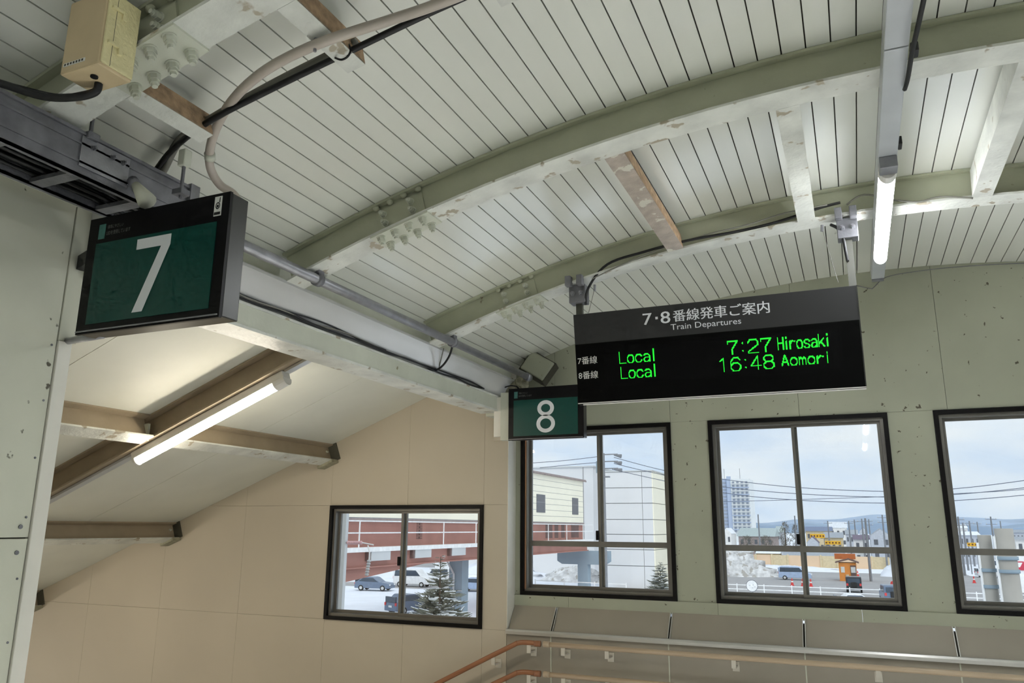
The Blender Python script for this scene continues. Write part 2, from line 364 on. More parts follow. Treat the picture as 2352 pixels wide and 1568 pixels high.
# stair ceiling panels
sc = thing('ceiling_stair', 'sloping painted ceiling over the stairs', None, (XL, 3.7, 2.9), kind='structure')
PY = [YC-.02, 2.785, 3.72, 4.657, YB]
for a, c in zip(PY, PY[1:]):
    for xa, xb in ((-2.5, -6.4), (-6.4, -10.6)):
        MB().prism([(xa, zst(xa)), (xb, zst(xb)), (xb, zst(xb)+.02), (xa, zst(xa)+.02)], a+.002, c-.002).build('ceiling_panel', 'stair_ceiling', sc)
MB().prism([(-2.5, zst(-2.5)+.025), (-10.6, zst(-10.6)+.025), (-10.6, zst(-10.6)+.06), (-2.5, zst(-2.5)+.06)], YC-.02, YB+.1).build('backing', 'dark_gap', sc)

# windows
def window(n, x0, x1, z0, z1, Y, mid=None, mx=None, label=''):
    w = thing('window_%d' % n, label, None, (x0, Y, z0), kind='structure')
    fw = .028; y0, y1 = Y-.014, Y+.11
    f = MB()
    f.box(x0, x1, y0, y1, z1-fw, z1).box(x0, x1, y0, y1, z0, z0+fw).box(x0, x0+fw, y0, y1, z0+fw, z1-fw).box(x1-fw, x1, y0, y1, z0+fw, z1-fw)
    f.build('outer_frame', 'win_black', w)
    a0, a1, b0, b1 = x0+fw, x1-fw, z0+fw, z1-fw; t = .020
    f = MB(); ya, yb = Y+.012, Y+.10
    f.box(a0, a1, ya, yb, b1-t, b1).box(a0, a1, ya, yb, b0, b0+t+.002).box(a0, a0+t, ya, yb, b0+t+.002, b1-t).box(a1-t, a1, ya, yb, b0+t+.002, b1-t)
    f.build('track_frame', 'win_alu', w)
    m = mx if mx is not None else (x0+x1)/2
    for (sx0, sx1, sy) in ((a0+t, m+.018, Y+.062), (m-.018, a1-t, Y+.036)):
        s = MB(); d = .022; st_ = .020; c0, c1 = b0+t+.002, b1-t
        s.box(sx0, sx1, sy, sy+d, c1-.018, c1).box(sx0, sx1, sy, sy+d, c0, c0+.024).box(sx0, sx0+st_, sy, sy+d, c0+.024, c1-.018).box(sx1-st_, sx1, sy, sy+d, c0+.024, c1-.018)
        if mid: s.box(sx0+st_, sx1-st_, sy, sy+d, mid-.02, mid+.02)
        so = s.build('sash', 'win_alu', w)
        parts = ((c0+.024, mid-.02), (mid+.02, c1-.018)) if mid else ((c0+.024, c1-.018),)
        for p0, p1 in parts: MB().box(sx0+st_, sx1-st_, sy+.009, sy+.013, p0, p1).build('pane', 'glass', so)
    zl = (mid+.05) if mid else (z0+z1)/2
    MB().box(m-.035, m-.012, Y+.02, Y+.04, zl-.02, zl+.05).build('latch', 'win_black', w, bevel=.004)
    return w
window(1, *WIN0, YB, None, -3.405, 'small sliding window with black surround in the beige stair wall')
wj = window(2, *WX[0], *WZ, YW, 1.578, -1.775, 'sliding window nearest the stairwell, behind the number 8 sign')
MB().box(-2.379, -2.372, YW+.005, YW+.06, 1.24, 2.43).build('jamb_liner', 'win_jamb', wj)
window(3, *WX[1], *WZ, YW, 1.568, -.352, 'middle sliding window of the end wall with street view')
window(4, *WX[2], *WZ, YW, 1.568, 1.12, 'right sliding window of the end wall, cut by the picture edge')
for k in range(7):
    g = thing('window_%d' % (5+k), 'window in the right side wall', None, (XR, YBACK+k*1.46+.28, 1.2), kind='structure')
    ya = YBACK+k*1.46+.28; yb = ya+1.18
    MB().box(XR-.01, XR+.1, ya, yb, 1.2, 1.24).box(XR-.01, XR+.1, ya, yb, 2.42, 2.46).box(XR-.01, XR+.1, ya, ya+.04, 1.24, 2.42).box(XR-.01, XR+.1, yb-.04, yb, 1.24, 2.42).box(XR+.02, XR+.06, (ya+yb)/2-.02, (ya+yb)/2+.02, 1.24, 2.42).build('frame', 'win_alu', g)
    MB().box(XR+.035, XR+.04, ya+.04, yb-.04, 1.24, 2.42).build('pane', 'glass', g)

# ------------------------------------------------------------------ steel ribs of the vault
def bolt_mesh():
    b = MB(); b.tube([(0, 0, 0), (0, 0, -.004)], .021, 12); b.tube([(0, 0, -.004), (0, 0, -.021)], .0175, 6); b.tube([(0, 0, -.021), (0, 0, -.032)], .0145, 6); b.tube([(0, 0, -.032), (0, 0, -.042)], .009, 8)
    return b
BOLT = None
def bolt(pos, axis, parent, name='bolt', m='steel_paint', s=1.0):
    q = Vector((0, 0, -1)).rotation_difference(Vector(axis).normalized()).to_matrix().to_4x4()
    b = bolt_mesh().xf(Matrix.Translation(Vector(pos)) @ q @ Matrix.Scale(s, 4))
    return b.build(name, m, parent)
D = .17
def rib(yc, label):
    r = thing('roof_rib', label, 'roof beam', ap(th(-2.36), RC-D, yc))
    t0, t1 = math.asin((-2.36-XC)/(RC-D)), th(2.98)
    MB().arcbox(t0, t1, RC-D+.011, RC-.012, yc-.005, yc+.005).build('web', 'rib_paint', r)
    MB().arcbox(t0, t1, RC-D, RC-D+.011, yc-.065, yc+.065).build('bottom_flange', 'old_paint', r)
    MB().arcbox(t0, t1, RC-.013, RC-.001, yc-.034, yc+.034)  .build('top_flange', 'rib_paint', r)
    a, c = math.asin((-1.90-XC)/(RC-D)), math.asin((-1.61-XC)/(RC-D))
    sp = MB().arcbox(a, c, RC-D-.009, RC-D, yc-.067, yc+.067, 6).build('splice_plate', 'steel_paint', r)
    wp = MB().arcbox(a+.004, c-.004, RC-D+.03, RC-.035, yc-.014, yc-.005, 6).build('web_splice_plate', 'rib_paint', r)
    for i in range(4):
        tt = a+(c-a)*(.13+.245*i)
        n = Vector((math.sin(tt), 0, math.cos(tt)))
        for s in (-1, 1): bolt(ap(tt, RC-D-.009, yc+s*.04), -n, sp)
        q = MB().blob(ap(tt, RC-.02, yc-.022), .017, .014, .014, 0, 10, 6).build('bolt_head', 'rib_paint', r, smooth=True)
    for tt in (a+(c-a)*.22, a+(c-a)*.70):
        for rr in (RC-.062, RC-.108): bolt(ap(tt, rr, yc-.014), (0, -1, 0), wp, s=.85)
    return r
Y0, Y1, Y2 = 1.415, 2.83, 4.19
rib(Y0, 'curved steel roof rib at the upper left, with hex bolts, behind the tan box')
rib(Y1, 'long curved steel roof rib crossing the middle of the ceiling')
rib(Y2, 'curved steel roof rib nearest the windows, carrying the departure board')

def cpurlin(x, w, y0, y1, label, m='old_paint', edge=None, group=None):
    t_ = math.asin((x-XC)/(RC-D)); c = ap(t_, RC-D, y0)
    r = thing('ceiling_purlin', label, 'beam', c, group)
    h = w/2/RC
    MB().arcbox(t_-h, t_+h, RC-D, RC-D+.010, y0, y1, 1).build('bottom_face', m, r)
    MB().arcbox(t_-h, t_-h+.010/RC, RC-D+.010, RC-.03, y0, y1, 1).build('web', m, r)
    if edge: MB().arcbox(t_+h-.012/RC, t_+h, RC-D+.002, RC-D+.085, y0, y1, 1).build('rusted_edge', edge, r)
    else: MB().arcbox(t_+h-.008/RC, t_+h, RC-D+.010, RC-D+.035, y0, y1, 1).build('lip', m, r)
    return r
cpurlin(-.798, .088, Y1+.066, Y2-.066, 'brown rusted purlin between the two nearer ribs, leftmost of three', 'rusty_paint', 'rust_edge')
cpurlin(-.108, .090, Y1+.066, Y2-.066, 'pale flaking purlin left of the ceiling lamp rail')
cpurlin(.695, .088, Y1+.066, Y2-.066, 'pale flaking purlin right of the ceiling lamp rail', 'old_paint', 'rust_edge')
cpurlin(-1.335, .068, Y0+.066, 1.82, 'short rusted purlin stub under the grey conduit', 'old_paint', 'rust_edge')
cpurlin(-1.90, .06, Y0+.066, 1.78, 'short rusted purlin stub above the cable tray end', 'old_paint', 'rust_edge')
cpurlin(-.81, .06, Y0+.066, 1.835, 'short purlin stub cut by the top picture edge', 'old_paint')

# header beam along the stair opening
hb = thing('header_beam', 'pale steel beam above the stair opening running to the number 8 sign', 'beam', (-2.52, YC+.1, 2.56))
MB().box(-2.605, -2.43, YC+.06, 5.40, 2.552, 2.566).build('bottom_flange', 'old_paint', hb)
MB().box(-2.455, -2.435, YC+.06, 5.40, 2.566, 2.66).build('web', 'steel_paint', hb)
MB().box(-2.52, -2.428, YC+.06, 5.44, 2.66, 2.672).build('top_flange', 'old_paint', hb)
MB().box(-2.60, -2.455, YC+.06, 5.40, 2.566, 3.0).build('rear_plate', 'steel_paint', hb)
fs = MB(); fs.prism([(-2.455, 2.672), (-2.353, 2.80), (-2.353, 2.815), (-2.44, 2.815), (-2.455, 2.80)], YC+.06, YB)
tag(fs.build('fascia_plate', 'fascia'), 'shiny pale sloping fascia plate above the stair header beam', 'fascia')
eb = thing('beam_end_bracket', 'small bolted bracket under the header beam end left of the number 8 sign', 'bracket', (-2.50, 5.5, 2.40))
MB().box(-2.56, -2.47, 5.40, 5.59, 2.53, 2.552).build('plate', 'steel_paint', eb); MB().box(-2.58, -2.47, 5.583, 5.598, 2.36, 2.53).build('wall_plate', 'beige_wall', eb)
for x in (-2.55, -2.50):
    for z in (2.41, 2.48): bolt((x, 5.583, z), (0, -1, 0), eb)

# sloping girder and purlins of the stair ceiling
SL = math.atan(.39)
def slope_frame(x, off): return Vector((x+math.sin(SL)*off, 0, zst(x)-math.cos(SL)*off))
gd = thing('stair_girder', 'sloping steel girder under the stair ceiling beside the tube lamp', 'beam', (-2.6, 3.7, zst(-2.6)))
dv = Vector((-1, 0, -.39)).normalized(); nv = Vector((math.sin(SL), 0, -math.cos(SL)))
def slopebar(xa, xb, o0, o1, y0, y1):
    p = [slope_frame(xa, o0), slope_frame(xb, o0), slope_frame(xb, o1), slope_frame(xa, o1)]
    return MB().prism([(v.x, v.z) for v in p], y0, y1)
slopebar(-2.62, -9.5, .012, .145, 3.695, 3.705).build('web', 'stair_steel', gd)
slopebar(-2.62, -9.5, .143, .155, 3.64, 3.76).build('bottom_flange', 'stair_steel', gd)
slopebar(-2.62, -9.5, 0.001, .012, 3.64, 3.76).build('top_flange', 'stair_steel', gd)
for k, (x, lab) in enumerate(((-4.17, 'upper cross purlin of the stair ceiling, passing behind the tube lamp'), (-5.88, 'middle cross purlin of the stair ceiling'), (-7.60, 'lowest cross purlin of the stair ceiling, at the left picture edge'))):
    p = thing('stair_purlin', lab, 'beam', (x, YB, zst(x)-.14))
    def sec(o0, o1, a, c, y0, y1, nm, m='stair_steel', par=None):
        q = [slope_frame(x+a, o0), slope_frame(x+c, o0), slope_frame(x+c, o1), slope_frame(x+a, o1)]
        return MB().prism([(v.x, v.z) for v in q], y0, y1).build(nm, m, par or p)
    for y0, y1 in ((YC+.01, 3.638), (3.762, YB-.002)):
        sec(.001, .012, -.055, .055, y0, y1, 'top_flange'); sec(.012, .146, -.005, .005, y0, y1, 'web'); sec(.146, .157, -.055, .055, y0, y1, 'bottom_flange', 'old_paint')
    g = sec(.002, .150, -.085, .085, YB-.012, YB-.002, 'end_plate', 'dark_gap')
    sec(.150, .175, -.085, .06, YB-.10, YB-.003, 'bearing_angle', 'foam')
    if k == 0:
        g2 = MB().box(x-.004, x+.062, 3.63, 3.645, zst(x)-.15, zst(x)-.04).build('gusset', 'steel_paint', p)
    for dz in (.05, .10): bolt((x+.012, YB-.05, zst(x)-dz), (1, 0, 0), p, s=.7)

# ------------------------------------------------------------------ lamps
rail = thing('lamp_rail', 'long grey metal lamp rail along the crown of the ceiling', 'lamp rail', (.25, YBACK, 3.22))
for a, c in ((-5.6, -2.9), (-2.9, -.2), (-.2, 2.545), (2.55, 5.15)):
    MB().box(.213, .287, a+.002, c-.002, 3.222, 3.29).build('rail_section', 'rail_steel', rail, bevel=.003)
MB().box(.216, .284, 5.15, 5.19, 3.215, 3.28).build('end_cap', 'galv', rail)
def tube_lamp(y0, y1, label):
    l = thing('tube_lamp', label, 'lamp', (.25, y0, 3.2), 'LED tube lamps on the crown rail')
    MB().box(.215, .285, y0-.14, y0-.06, 3.17, 3.222).build('connector', 'galv', l, bevel=.004)
    MB().box(.215, .285, y0-.06, y1, 3.20, 3.2215).build('back', 'lamp_white', l)
    for a, c in ((y0-.06, y0), ):
        MB().prism([(.25+.037*math.cos(t_), 3.2-.045*math.sin(t_)) for t_ in [math.pi*i/10 for i in range(11)]], a, c).build('end_cap', 'lamp_white', l)
    MB().prism([(.25+.033*math.cos(t_), 3.2-.04*math.sin(t_)) for t_ in [math.pi*i/10 for i in range(11)]], y0, y1-.012).build('diffuser', 'tube_light', l)
    MB().prism([(.25+.035*math.cos(t_), 3.2-.042*math.sin(t_)) for t_ in [math.pi*i/10 for i in range(11)]], y1-.012, y1).build('end_cap', 'lamp_white', l)
tube_lamp(3.50, 4.66, 'glowing white LED tube lamp on the ceiling rail above the departure board')
for y, w_ in ((-1.94, 'nearer'), (-4.66, 'farther')): tube_lamp(y, y+1.16, 'LED tube lamp on the ceiling rail behind the viewer, '+w_+' of two')
for x_, y_, w_, ty, sz, pw in ((-.9, -1.6, 'rear left', -1.6, 84, FILL_POWER*.25), (1.5, -1.6, 'rear right', -1.6, 84, FILL_POWER*.25), (-.9, .1, 'front left', 2.75, 48, FILL_POWER*2.15), (1.5, .1, 'front right', 2.75, 48, FILL_POWER*2.15)):  # fill lamps added out of view, their floor bounce brightens the ceiling
    z_ = ap(th(x_), RC, 0).z; hd = Vector((x_, y_, z_-.12)); dr_ = (Vector((x_, ty, 0))-hd).normalized()
    dl = thing('spotlight', 'ceiling spotlight behind the viewer aimed at the floor, '+w_+' of four', 'lamp', hd, 'spotlights behind the viewer')
    MB().tube([(x_, y_, z_), (x_, y_, z_-.10)], .02, 10).build('stem', 'lamp_white', dl)
    MB().tube([hd-dr_*.06, hd+dr_*.08], [.05, .08], 20).build('housing', 'lamp_white', dl)
    ld = bpy.data.lights.new('spotlight_beam', 'SPOT'); ld.energy = pw; ld.spot_size = math.radians(sz); ld.spot_blend = .6; ld.shadow_soft_size = .06; ld.color = (.97, .98, 1)
    lo_ = bpy.data.objects.new('spotlight_beam', ld); COL.objects.link(lo_); lo_.parent = dl; lo_.location = dr_*.09; lo_.rotation_euler = dr_.to_track_quat('-Z', 'Y').to_euler()
# stair lamp, laid out along the slope
srl = thing('stair_lamp_rail', 'thin pale lamp rail under the sloping stair girder', 'lamp rail', (-2.8, 3.7, 2.6))
slopebar(-2.75, -3.16, .158, .175, 3.685, 3.735).build('rail_section', 'metal_trim', srl); slopebar(-4.36, -9.4, .158, .175, 3.685, 3.735).build('rail_section', 'rail_steel', srl)
sl = thing('stair_tube_lamp', 'glowing LED tube lamp hung along the sloping stair ceiling', 'lamp', (-3.3, 3.7, 2.4))
slopebar(-3.17, -4.35, .157, .205, 3.675, 3.745).build('body', 'lamp_white', sl, bevel=.004)
def slopetube(xa, xb, o, ry, rz, nm, m):
    a = slope_frame(xa, o); c = slope_frame(xb, o); lo = []; hi = []
    for i in range(11):
        t_ = math.pi*i/10; lo.append(a+Vector((0, 3.71+ry*math.cos(t_), 0))+nv*rz*math.sin(t_)); hi.append(c+Vector((0, 3.71+ry*math.cos(t_), 0))+nv*rz*math.sin(t_))
    return MB().hexa(lo, hi).build(nm, m, sl)
slopetube(-3.17, -3.25, .205, .04, .045, 'end_cap', 'lamp_white'); slopetube(-3.25, -4.33, .205, .033, .04, 'diffuser', 'tube_light_stair'); slopetube(-4.33, -4.35, .205, .035, .042, 'end_cap', 'lamp_white')
for xa, w_ in ((-5.75, 'middle'), (-8.0, 'lowest')):  # two more lamps added out of view to brighten the stair walls
    sl = thing('stair_tube_lamp', 'LED tube lamp further down the stair ceiling, '+w_+' of three', 'lamp', (xa, 3.7, zst(xa)-.2))
    slopebar(xa, xa-1.18, .176, .205, 3.675, 3.745).build('body', 'lamp_white', sl, bevel=.004)
    slopetube(xa-.02, xa-1.16, .205, .033, .04, 'diffuser', 'tube_light_stair')

# ------------------------------------------------------------------ platform signs
def platform_sign(x0, yf, z1, num, label, sticker):
    w, h, dp = .588, .388, .078; x1 = x0+w; z0 = z1-h
    s = thing('platform_sign', label, 'sign', (x0, yf, z0), 'green platform number signs')
    MB().box(x0, x1, yf+.012, yf+dp, z0+.004, z1-.002).build('housing', 'sign_side', s, bevel=.003)
    MB().box(x0, x1, yf+.002, yf+.012, z0, z1).build('front_frame', 'sign_frame', s)
    px0, px1, pz0, pz1 = x0+.042, x1-.042, z0+.030, z1-.090
    MB().box(px0, px1, yf, yf+.002, pz0, pz1).build('green_panel', 'sign_green', s)
    ex, ey = (1, 0, 0), (0, 0, 1)
    nw = .142 if num == '7' else .146; nh = .238
    cx = x0+w*.508
    if num == '7':
        o = Vector((cx-nw/2, yf-.0012, pz0+.018)); b = MB(); tk = .034
        pl = [(0, nh), (nw, nh), (nw, nh-tk), (.055, 0), (.012, 0), (nw-.038, nh-tk), (0, nh-tk)]
        b.quad(*[o+Vector((u, 0, v)) for u, v in pl]); b.build('numeral', 'sign_white', s)
    else:
        b = MB(); n = 40
        for (cz, rx, rz) in ((pz0+.018+nh*.275, nw/2, nh*.275), (pz0+.018+nh*.755, nw/2*.90, nh*.245)):
            for i in range(n):
                a0, a1 = 2*math.pi*i/n, 2*math.pi*(i+1)/n
                b.quad(*[(cx+(rx-k)*math.cos(a), yf-.0012, cz+(rz-k*.92)*math.sin(a)) for a, k in ((a0, 0), (a1, 0), (a1, .030), (a0, .030))])
        b.build('numeral', 'sign_white', s)
    ex = Vector((1, 0, 0)); ey = Vector((0, 0, 1))
    MB().box(x0+.046, x0+.074, yf+.0005, yf+.002, z1-.075, z1-.025).build('leaf_sticker', 'sticker_teal', s)
    text_mesh('環境にやさしい', (x0+.084, yf+.002, z1-.044), ex, ey, .070, .013, 'small_text', 'sign_dim', s, .001)
    text_mesh('LEDを使用しています', (x0+.082, yf+.002, z1-.066), ex, ey, .105, .015, 'small_text', 'sign_dim', s, .001)
    MB().box(x0+.004, x1-.004, yf-.003, yf+.0, z0+.006, z0+.010).build('lower_lip', 'galv', s)
    if sticker:
        k = MB().box(x1-.058, x1-.030, yf+.0005, yf+.002, z1-.072, z1-.010).build('white_sticker', 'sticker_white', s)
        b = MB(); c = (x1-.044, z1-.040)
        for i in range(16):
            a0, a1 = 2*math.pi*i/16, 2*math.pi*(i+1)/16
            b.quad(*[(c[0]+r_*math.cos(a), yf-.0003, c[1]+r_*1.25*math.sin(a)) for a, r_ in ((a0, .009), (a1, .009), (a1, .006), (a0, .006))])
        b.quad((c[0]-.004, yf-.0003, c[1]-.005), (c[0]+.004, yf-.0003, c[1]-.005), (c[0]+.004, yf-.0003, c[1]+.003), (c[0]-.004, yf-.0003, c[1]+.003))
        b.quad((c[0]+.004, yf-.0003, c[1]+.010), (c[0]+.008, yf-.0003, c[1]+.010), (c[0]+.009, yf-.0003, c[1]+.026), (c[0]+.006, yf-.0003, c[1]+.026))
        b.quad((c[0]-.012, yf-.0003, c[1]-.029), (c[0]+.012, yf-.0003, c[1]-.029), (c[0]+.012, yf-.0003, c[1]-.020), (c[0]-.012, yf-.0003, c[1]-.020))
        b.build('sticker_print', 'black_plastic', k)
    return s
s7 = platform_sign(-2.215, 1.635, 2.667, '7', 'green number 7 platform sign in a black frame at the left', True)
MB().bar((XL+.004, 1.80, 2.60), (-2.16, 1.695, 2.60), .03, .05).build('bracket_arm', 'black_plastic', s7)
MB().tube([(XL+.004, 1.79, 2.315), (-2.17, 1.70, 2.29)], .012, 10).build('bracket_arm', 'galv', s7, smooth=True)
s8 = platform_sign(-2.327, 5.30, 2.712, '8', 'green number 8 platform sign beside the departure board', False)
MB().box(-2.40, -2.327, 5.32, 5.37, 2.33, 2.69).build('bracket_plate', 'steel_paint', s8)
MB().box(XL, -2.38, 5.33, 5.36, 2.36, 2.66).build('bracket_arm', 'white_trim', s8)

# ------------------------------------------------------------------ departure board (leans forward)
TL = math.radians(8.4); BO = Vector((-1.416, 4.15, 2.905)); BX = Vector((1, 0, 0)); BD = Vector((0, math.sin(TL), -math.cos(TL))); BN = BX.cross(-BD)
BW, BH, BT = 1.517, .528, .10
BN = -BN if BN.y > 0 else BN                         # towards the viewer
def bp(x, v, n=0): return Vector((x, BO.y, BO.z))+BD*v+BN*n
def bquadbox(x0, x1, v0, v1, n0, n1, name, m, par, bev=0):
    return MB().hexa([bp(x0, v0, n0), bp(x1, v0, n0), bp(x1, v1, n0), bp(x0, v1, n0)], [bp(x0, v0, n1), bp(x1, v0, n1), bp(x1, v1, n1), bp(x0, v1, n1)]).build(name, m, par, bevel=bev)
db = thing('departure_board', 'black LED train departure board with grey Japanese header hanging from the ceiling', 'departure board', (-.66, 4.22, 2.38))
x0, x1 = BO.x, BO.x+BW
bquadbox(x0, x1, 0, BH-.012, -BT, -.004, 'housing', 'sign_side', db, .003)
hp = bquadbox(x0+.002, x1-.002, .002, .176, -.004, 0, 'header_panel', 'board_head', db)
dp = bquadbox(x0+.002, x1-.002, .176, .514, -.004, 0, 'display_panel', 'board_black', db)
bquadbox(x0, x1, .514, .519, -.004, .003, 'lower_lip', 'lamp_white', db); bquadbox(x0, x1, .519, .528, -.05, -.004, 'base_gap', 'board_black', db); bquadbox(x0+.03, x1, .522, .528, -.004, .001, 'lower_lip', 'lamp_white', db)
bquadbox(x1-.003, x1+.002, 0, .514, -.02, .002, 'side_edge', 'sign_side', db)
bquadbox(-1.24, .0, .21, .42, 0, .0006, 'led_matrix', 'led_matrix', dp)
EY = -BD
def btext(body, xa, xb, va, vb, nm, m, par, bold=0): return text_mesh(body, bp(xa, vb, 0), BX, EY, xb-xa, vb-va, nm, m, par, .0016, bold)
btext('7', -1.005, -.955, .036, .100, 'title_text', 'sign_white', hp, .0012)
bquadbox(-.935, -.921, .060, .074, .0012, .0016, 'title_dot', 'sign_white', hp)
btext('8', -.905, -.853, .035, .101, 'title_text', 'sign_white', hp, .0012)
btext('番線発車ご案内', -.836, -.327, .033, .098, 'title_text', 'sign_white', hp, .0011)
btext('Train Departures', -.853, -.476, .110, .152, 'title_text', 'sign_white', hp)
btext('7番線', -1.403, -1.286, .249, .293, 'track_label', 'sticker_white', dp)
btext('8番線', -1.403, -1.286, .334, .378, 'track_label', 'sticker_white', dp)
G = {'L': [[(0, 1), (0, 0), (1, 0)]], 'o': [[(.25, 0), (0, .2), (0, .46), (.25, .66), (.75, .66), (1, .46), (1, .2), (.75, 0), (.25, 0)]],
 'c': [[(1, .5), (.75, .66), (.25, .66), (0, .46), (0, .2), (.25, 0), (.75, 0), (1, .16)]],
 'a': [[(.08, .56), (.3, .66), (.7, .66), (.95, .5), (.95, 0)], [(.95, .38), (.3, .38), (0, .2), (.2, 0), (.6, 0), (.95, .15)]],
 'l': [[(.5, 1.05), (.5, 0)]], 'H': [[(0, 1), (0, 0)], [(1, 1), (1, 0)], [(0, .52), (1, .52)]], 'i': [[(.5, .66), (.5, 0)], [(.5, .92), (.5, .98)]],
 'r': [[(.1, .66), (.1, 0)], [(.1, .42), (.5, .66), (.95, .62)]], 's': [[(1, .54), (.75, .66), (.25, .66), (0, .5), (.25, .36), (.75, .3), (1, .16), (.75, 0), (.25, 0), (0, .12)]],
 'k': [[(0, 1), (0, 0)], [(.9, .66), (0, .26)], [(.35, .42), (1, 0)]], 'A': [[(0, 0), (.5, 1), (1, 0)], [(.2, .35), (.8, .35)]],
 'm': [[(0, .66), (0, 0)], [(0, .5), (.25, .66), (.5, .5), (.5, 0)], [(.5, .5), (.75, .66), (1, .5), (1, 0)]],
 '7': [[(0, .82), (0, 1), (1, 1), (.45, .4), (.4, 0)]], '2': [[(0, .75), (.2, 1), (.8, 1), (1, .8), (1, .6), (0, .1), (0, 0), (1, 0)]], '1': [[(.2, .8), (.55, 1), (.55, 0)]],
 '6': [[(.95, .82), (.75, 1), (.3, 1), (0, .7), (0, .2), (.25, 0), (.75, 0), (1, .2), (1, .4), (.75, .58), (.25, .58), (0, .4)]], '4': [[(.72, 0), (.72, 1), (0, .28), (1, .28)]],
 '8': [[(.25, .53), (.05, .7), (.05, .85), (.25, 1), (.75, 1), (.95, .85), (.95, .7), (.75, .53), (.25, .53), (0, .36), (0, .16), (.25, 0), (.75, 0), (1, .16), (1, .36), (.75, .53)]],
 ':': [[(.5, .78), (.5, .8)], [(.5, .2), (.5, .22)]]}
def seg(p, a, b):
    ax, ay = a; bx, by = b; dx, dy = bx-ax, by-ay; L = dx*dx+dy*dy; t_ = 0 if L == 0 else max(0, min(1, ((p[0]-ax)*dx+(p[1]-ay)*dy)/L)); return math.hypot(p[0]-ax-t_*dx, p[1]-ay-t_*dy)
def led(body, xa, xb, va, vb, par, wide=None, dot=.0040, thick=.0036):
    n = len(body); widths = [(.45 if ch in ':' else (.5 if ch in 'li1' and wide is None else 1)) for ch in body]; tot = sum(widths); gap = .32 if wide is None else .30
    unit = (xb-xa)/(tot+gap*(n-1)); x = xa; h = vb-va; b = MB()
    for ch, wd in zip(body, widths):
        wch = unit*wd; ks = [[(px_*wch, py_*h) for px_, py_ in s_] for s_ in G[ch]]
        nx, ny = int(wch/dot)+4, int(h/dot)+4
        for i in range(-3, nx):
            for j in range(-3, ny):
                c = (i*dot, j*dot)
                if min(seg(c, s_[q], s_[q+1]) for s_ in ks for q in range(len(s_)-1)) < thick:
                    a = dot*.46; p_ = [(c[0]-a, c[1]-a), (c[0]+a, c[1]-a), (c[0]+a, c[1]+a), (c[0]-a, c[1]+a)]
                    b.quad(*[bp(x+u_, vb-v_, .0012) for u_, v_ in p_])
        x += wch+unit*gap
    return b.build('led_text', 'led_green', par)
led('Local', -1.155, -.952, .240, .304, dp); led('Local', -1.151, -.952, .326, .390, dp)
led('7:27', -.556, -.334, .231, .302, dp, 1); led('16:48', -.612, -.328, .321, .391, dp, 1)
led('Hirosaki', -.300, -.052, .234, .297, dp); led('Aomori', -.288, -.058, .326, .382, dp)
# hangers
for hx, nm in ((-1.39, 'left'), (.085, 'right')):
    zb = ap(math.asin((hx-XC)/(RC-D)), RC-D, Y2).z
    h = MB().box(hx-.018, hx+.018, 4.185, 4.215, 2.86, zb-.09).build('hanger_post', 'post_dark', db)
    MB().box(hx-.05, hx+.05, 4.15, 4.23, zb-.12, zb-.012).build('hanger_clamp', 'dark_galv', db, bevel=.004)
    for q0, q1 in ((-.055, -.02), (.015, .05)): MB().box(hx+q0, hx+q1, 4.09, 4.135, zb-.03, zb+.03).build('hanger_clip', 'dark_galv', db, bevel=.004)
    for dx in (-.025, .025): bolt((hx+dx, 4.15, zb-.065), (0, -1, 0), db, m='galv', s=.7)

# ------------------------------------------------------------------ pipe along the eave, conduit, cables
pp = thing('steel_pipe', 'galvanised pipe running along the eave to the end wall', 'pipe', (-2.22, YC, 2.82))
MB().tube([(-2.225, 1.2, 2.822), (-2.225, 5.42, 2.822)], .024, 14).build('pipe', 'galv', pp, smooth=True)
for y in (Y1, Y2):
    MB().tube([(-2.225, y-.016, 2.822), (-2.225, y+.016, 2.822)], .032, 14).build('pipe_clamp', 'dark_galv', pp, smooth=True)
    MB().box(-2.245, -2.205, y-.02, y+.02, 2.845, 2.872).build('clamp_hook', 'dark_galv', pp)
MB().tube([(-2.225, 5.40, 2.822), (-2.225, 5.46, 2.818)], .03, 12).build('pipe_end', 'galv', pp, smooth=True)

pb = thing('pull_box', 'tilted square cover box where the pipe meets the end wall', 'box', (-2.2, 5.5, 2.85))
Mx = Matrix.Translation((-2.20, 5.60, 2.92)) @ Matrix.Rotation(math.radians(32), 4, 'Y') @ Matrix.Rotation(math.radians(-14), 4, 'X')
MB().box(-.11, .11, -.06, .06, -.085, .085).xf(Mx).build('cover', 'end_wall', pb, bevel=.01)
MB().box(-.118, .118, -.045, .05, -.093, .093).xf(Mx).build('gasket', 'dark_gap', pb)
fm = MB().blob((-2.40, 5.50, 2.76), .085, .07, .075, .13, 14, 9).blob((-2.31, 5.50, 2.77), .06, .06, .065, .13, 12, 8)
tag(fm.build('sealing_foam', 'foam'), 'lumpy sealing foam between beam end and number 8 sign', 'sealant')

def cable(name, pts, r, m, label, cat='cable', group=None, n=8, sub=6):
    return tag(MB().tube(bez(pts, sub), r, n).build(name, m, smooth=True), label, cat, group)
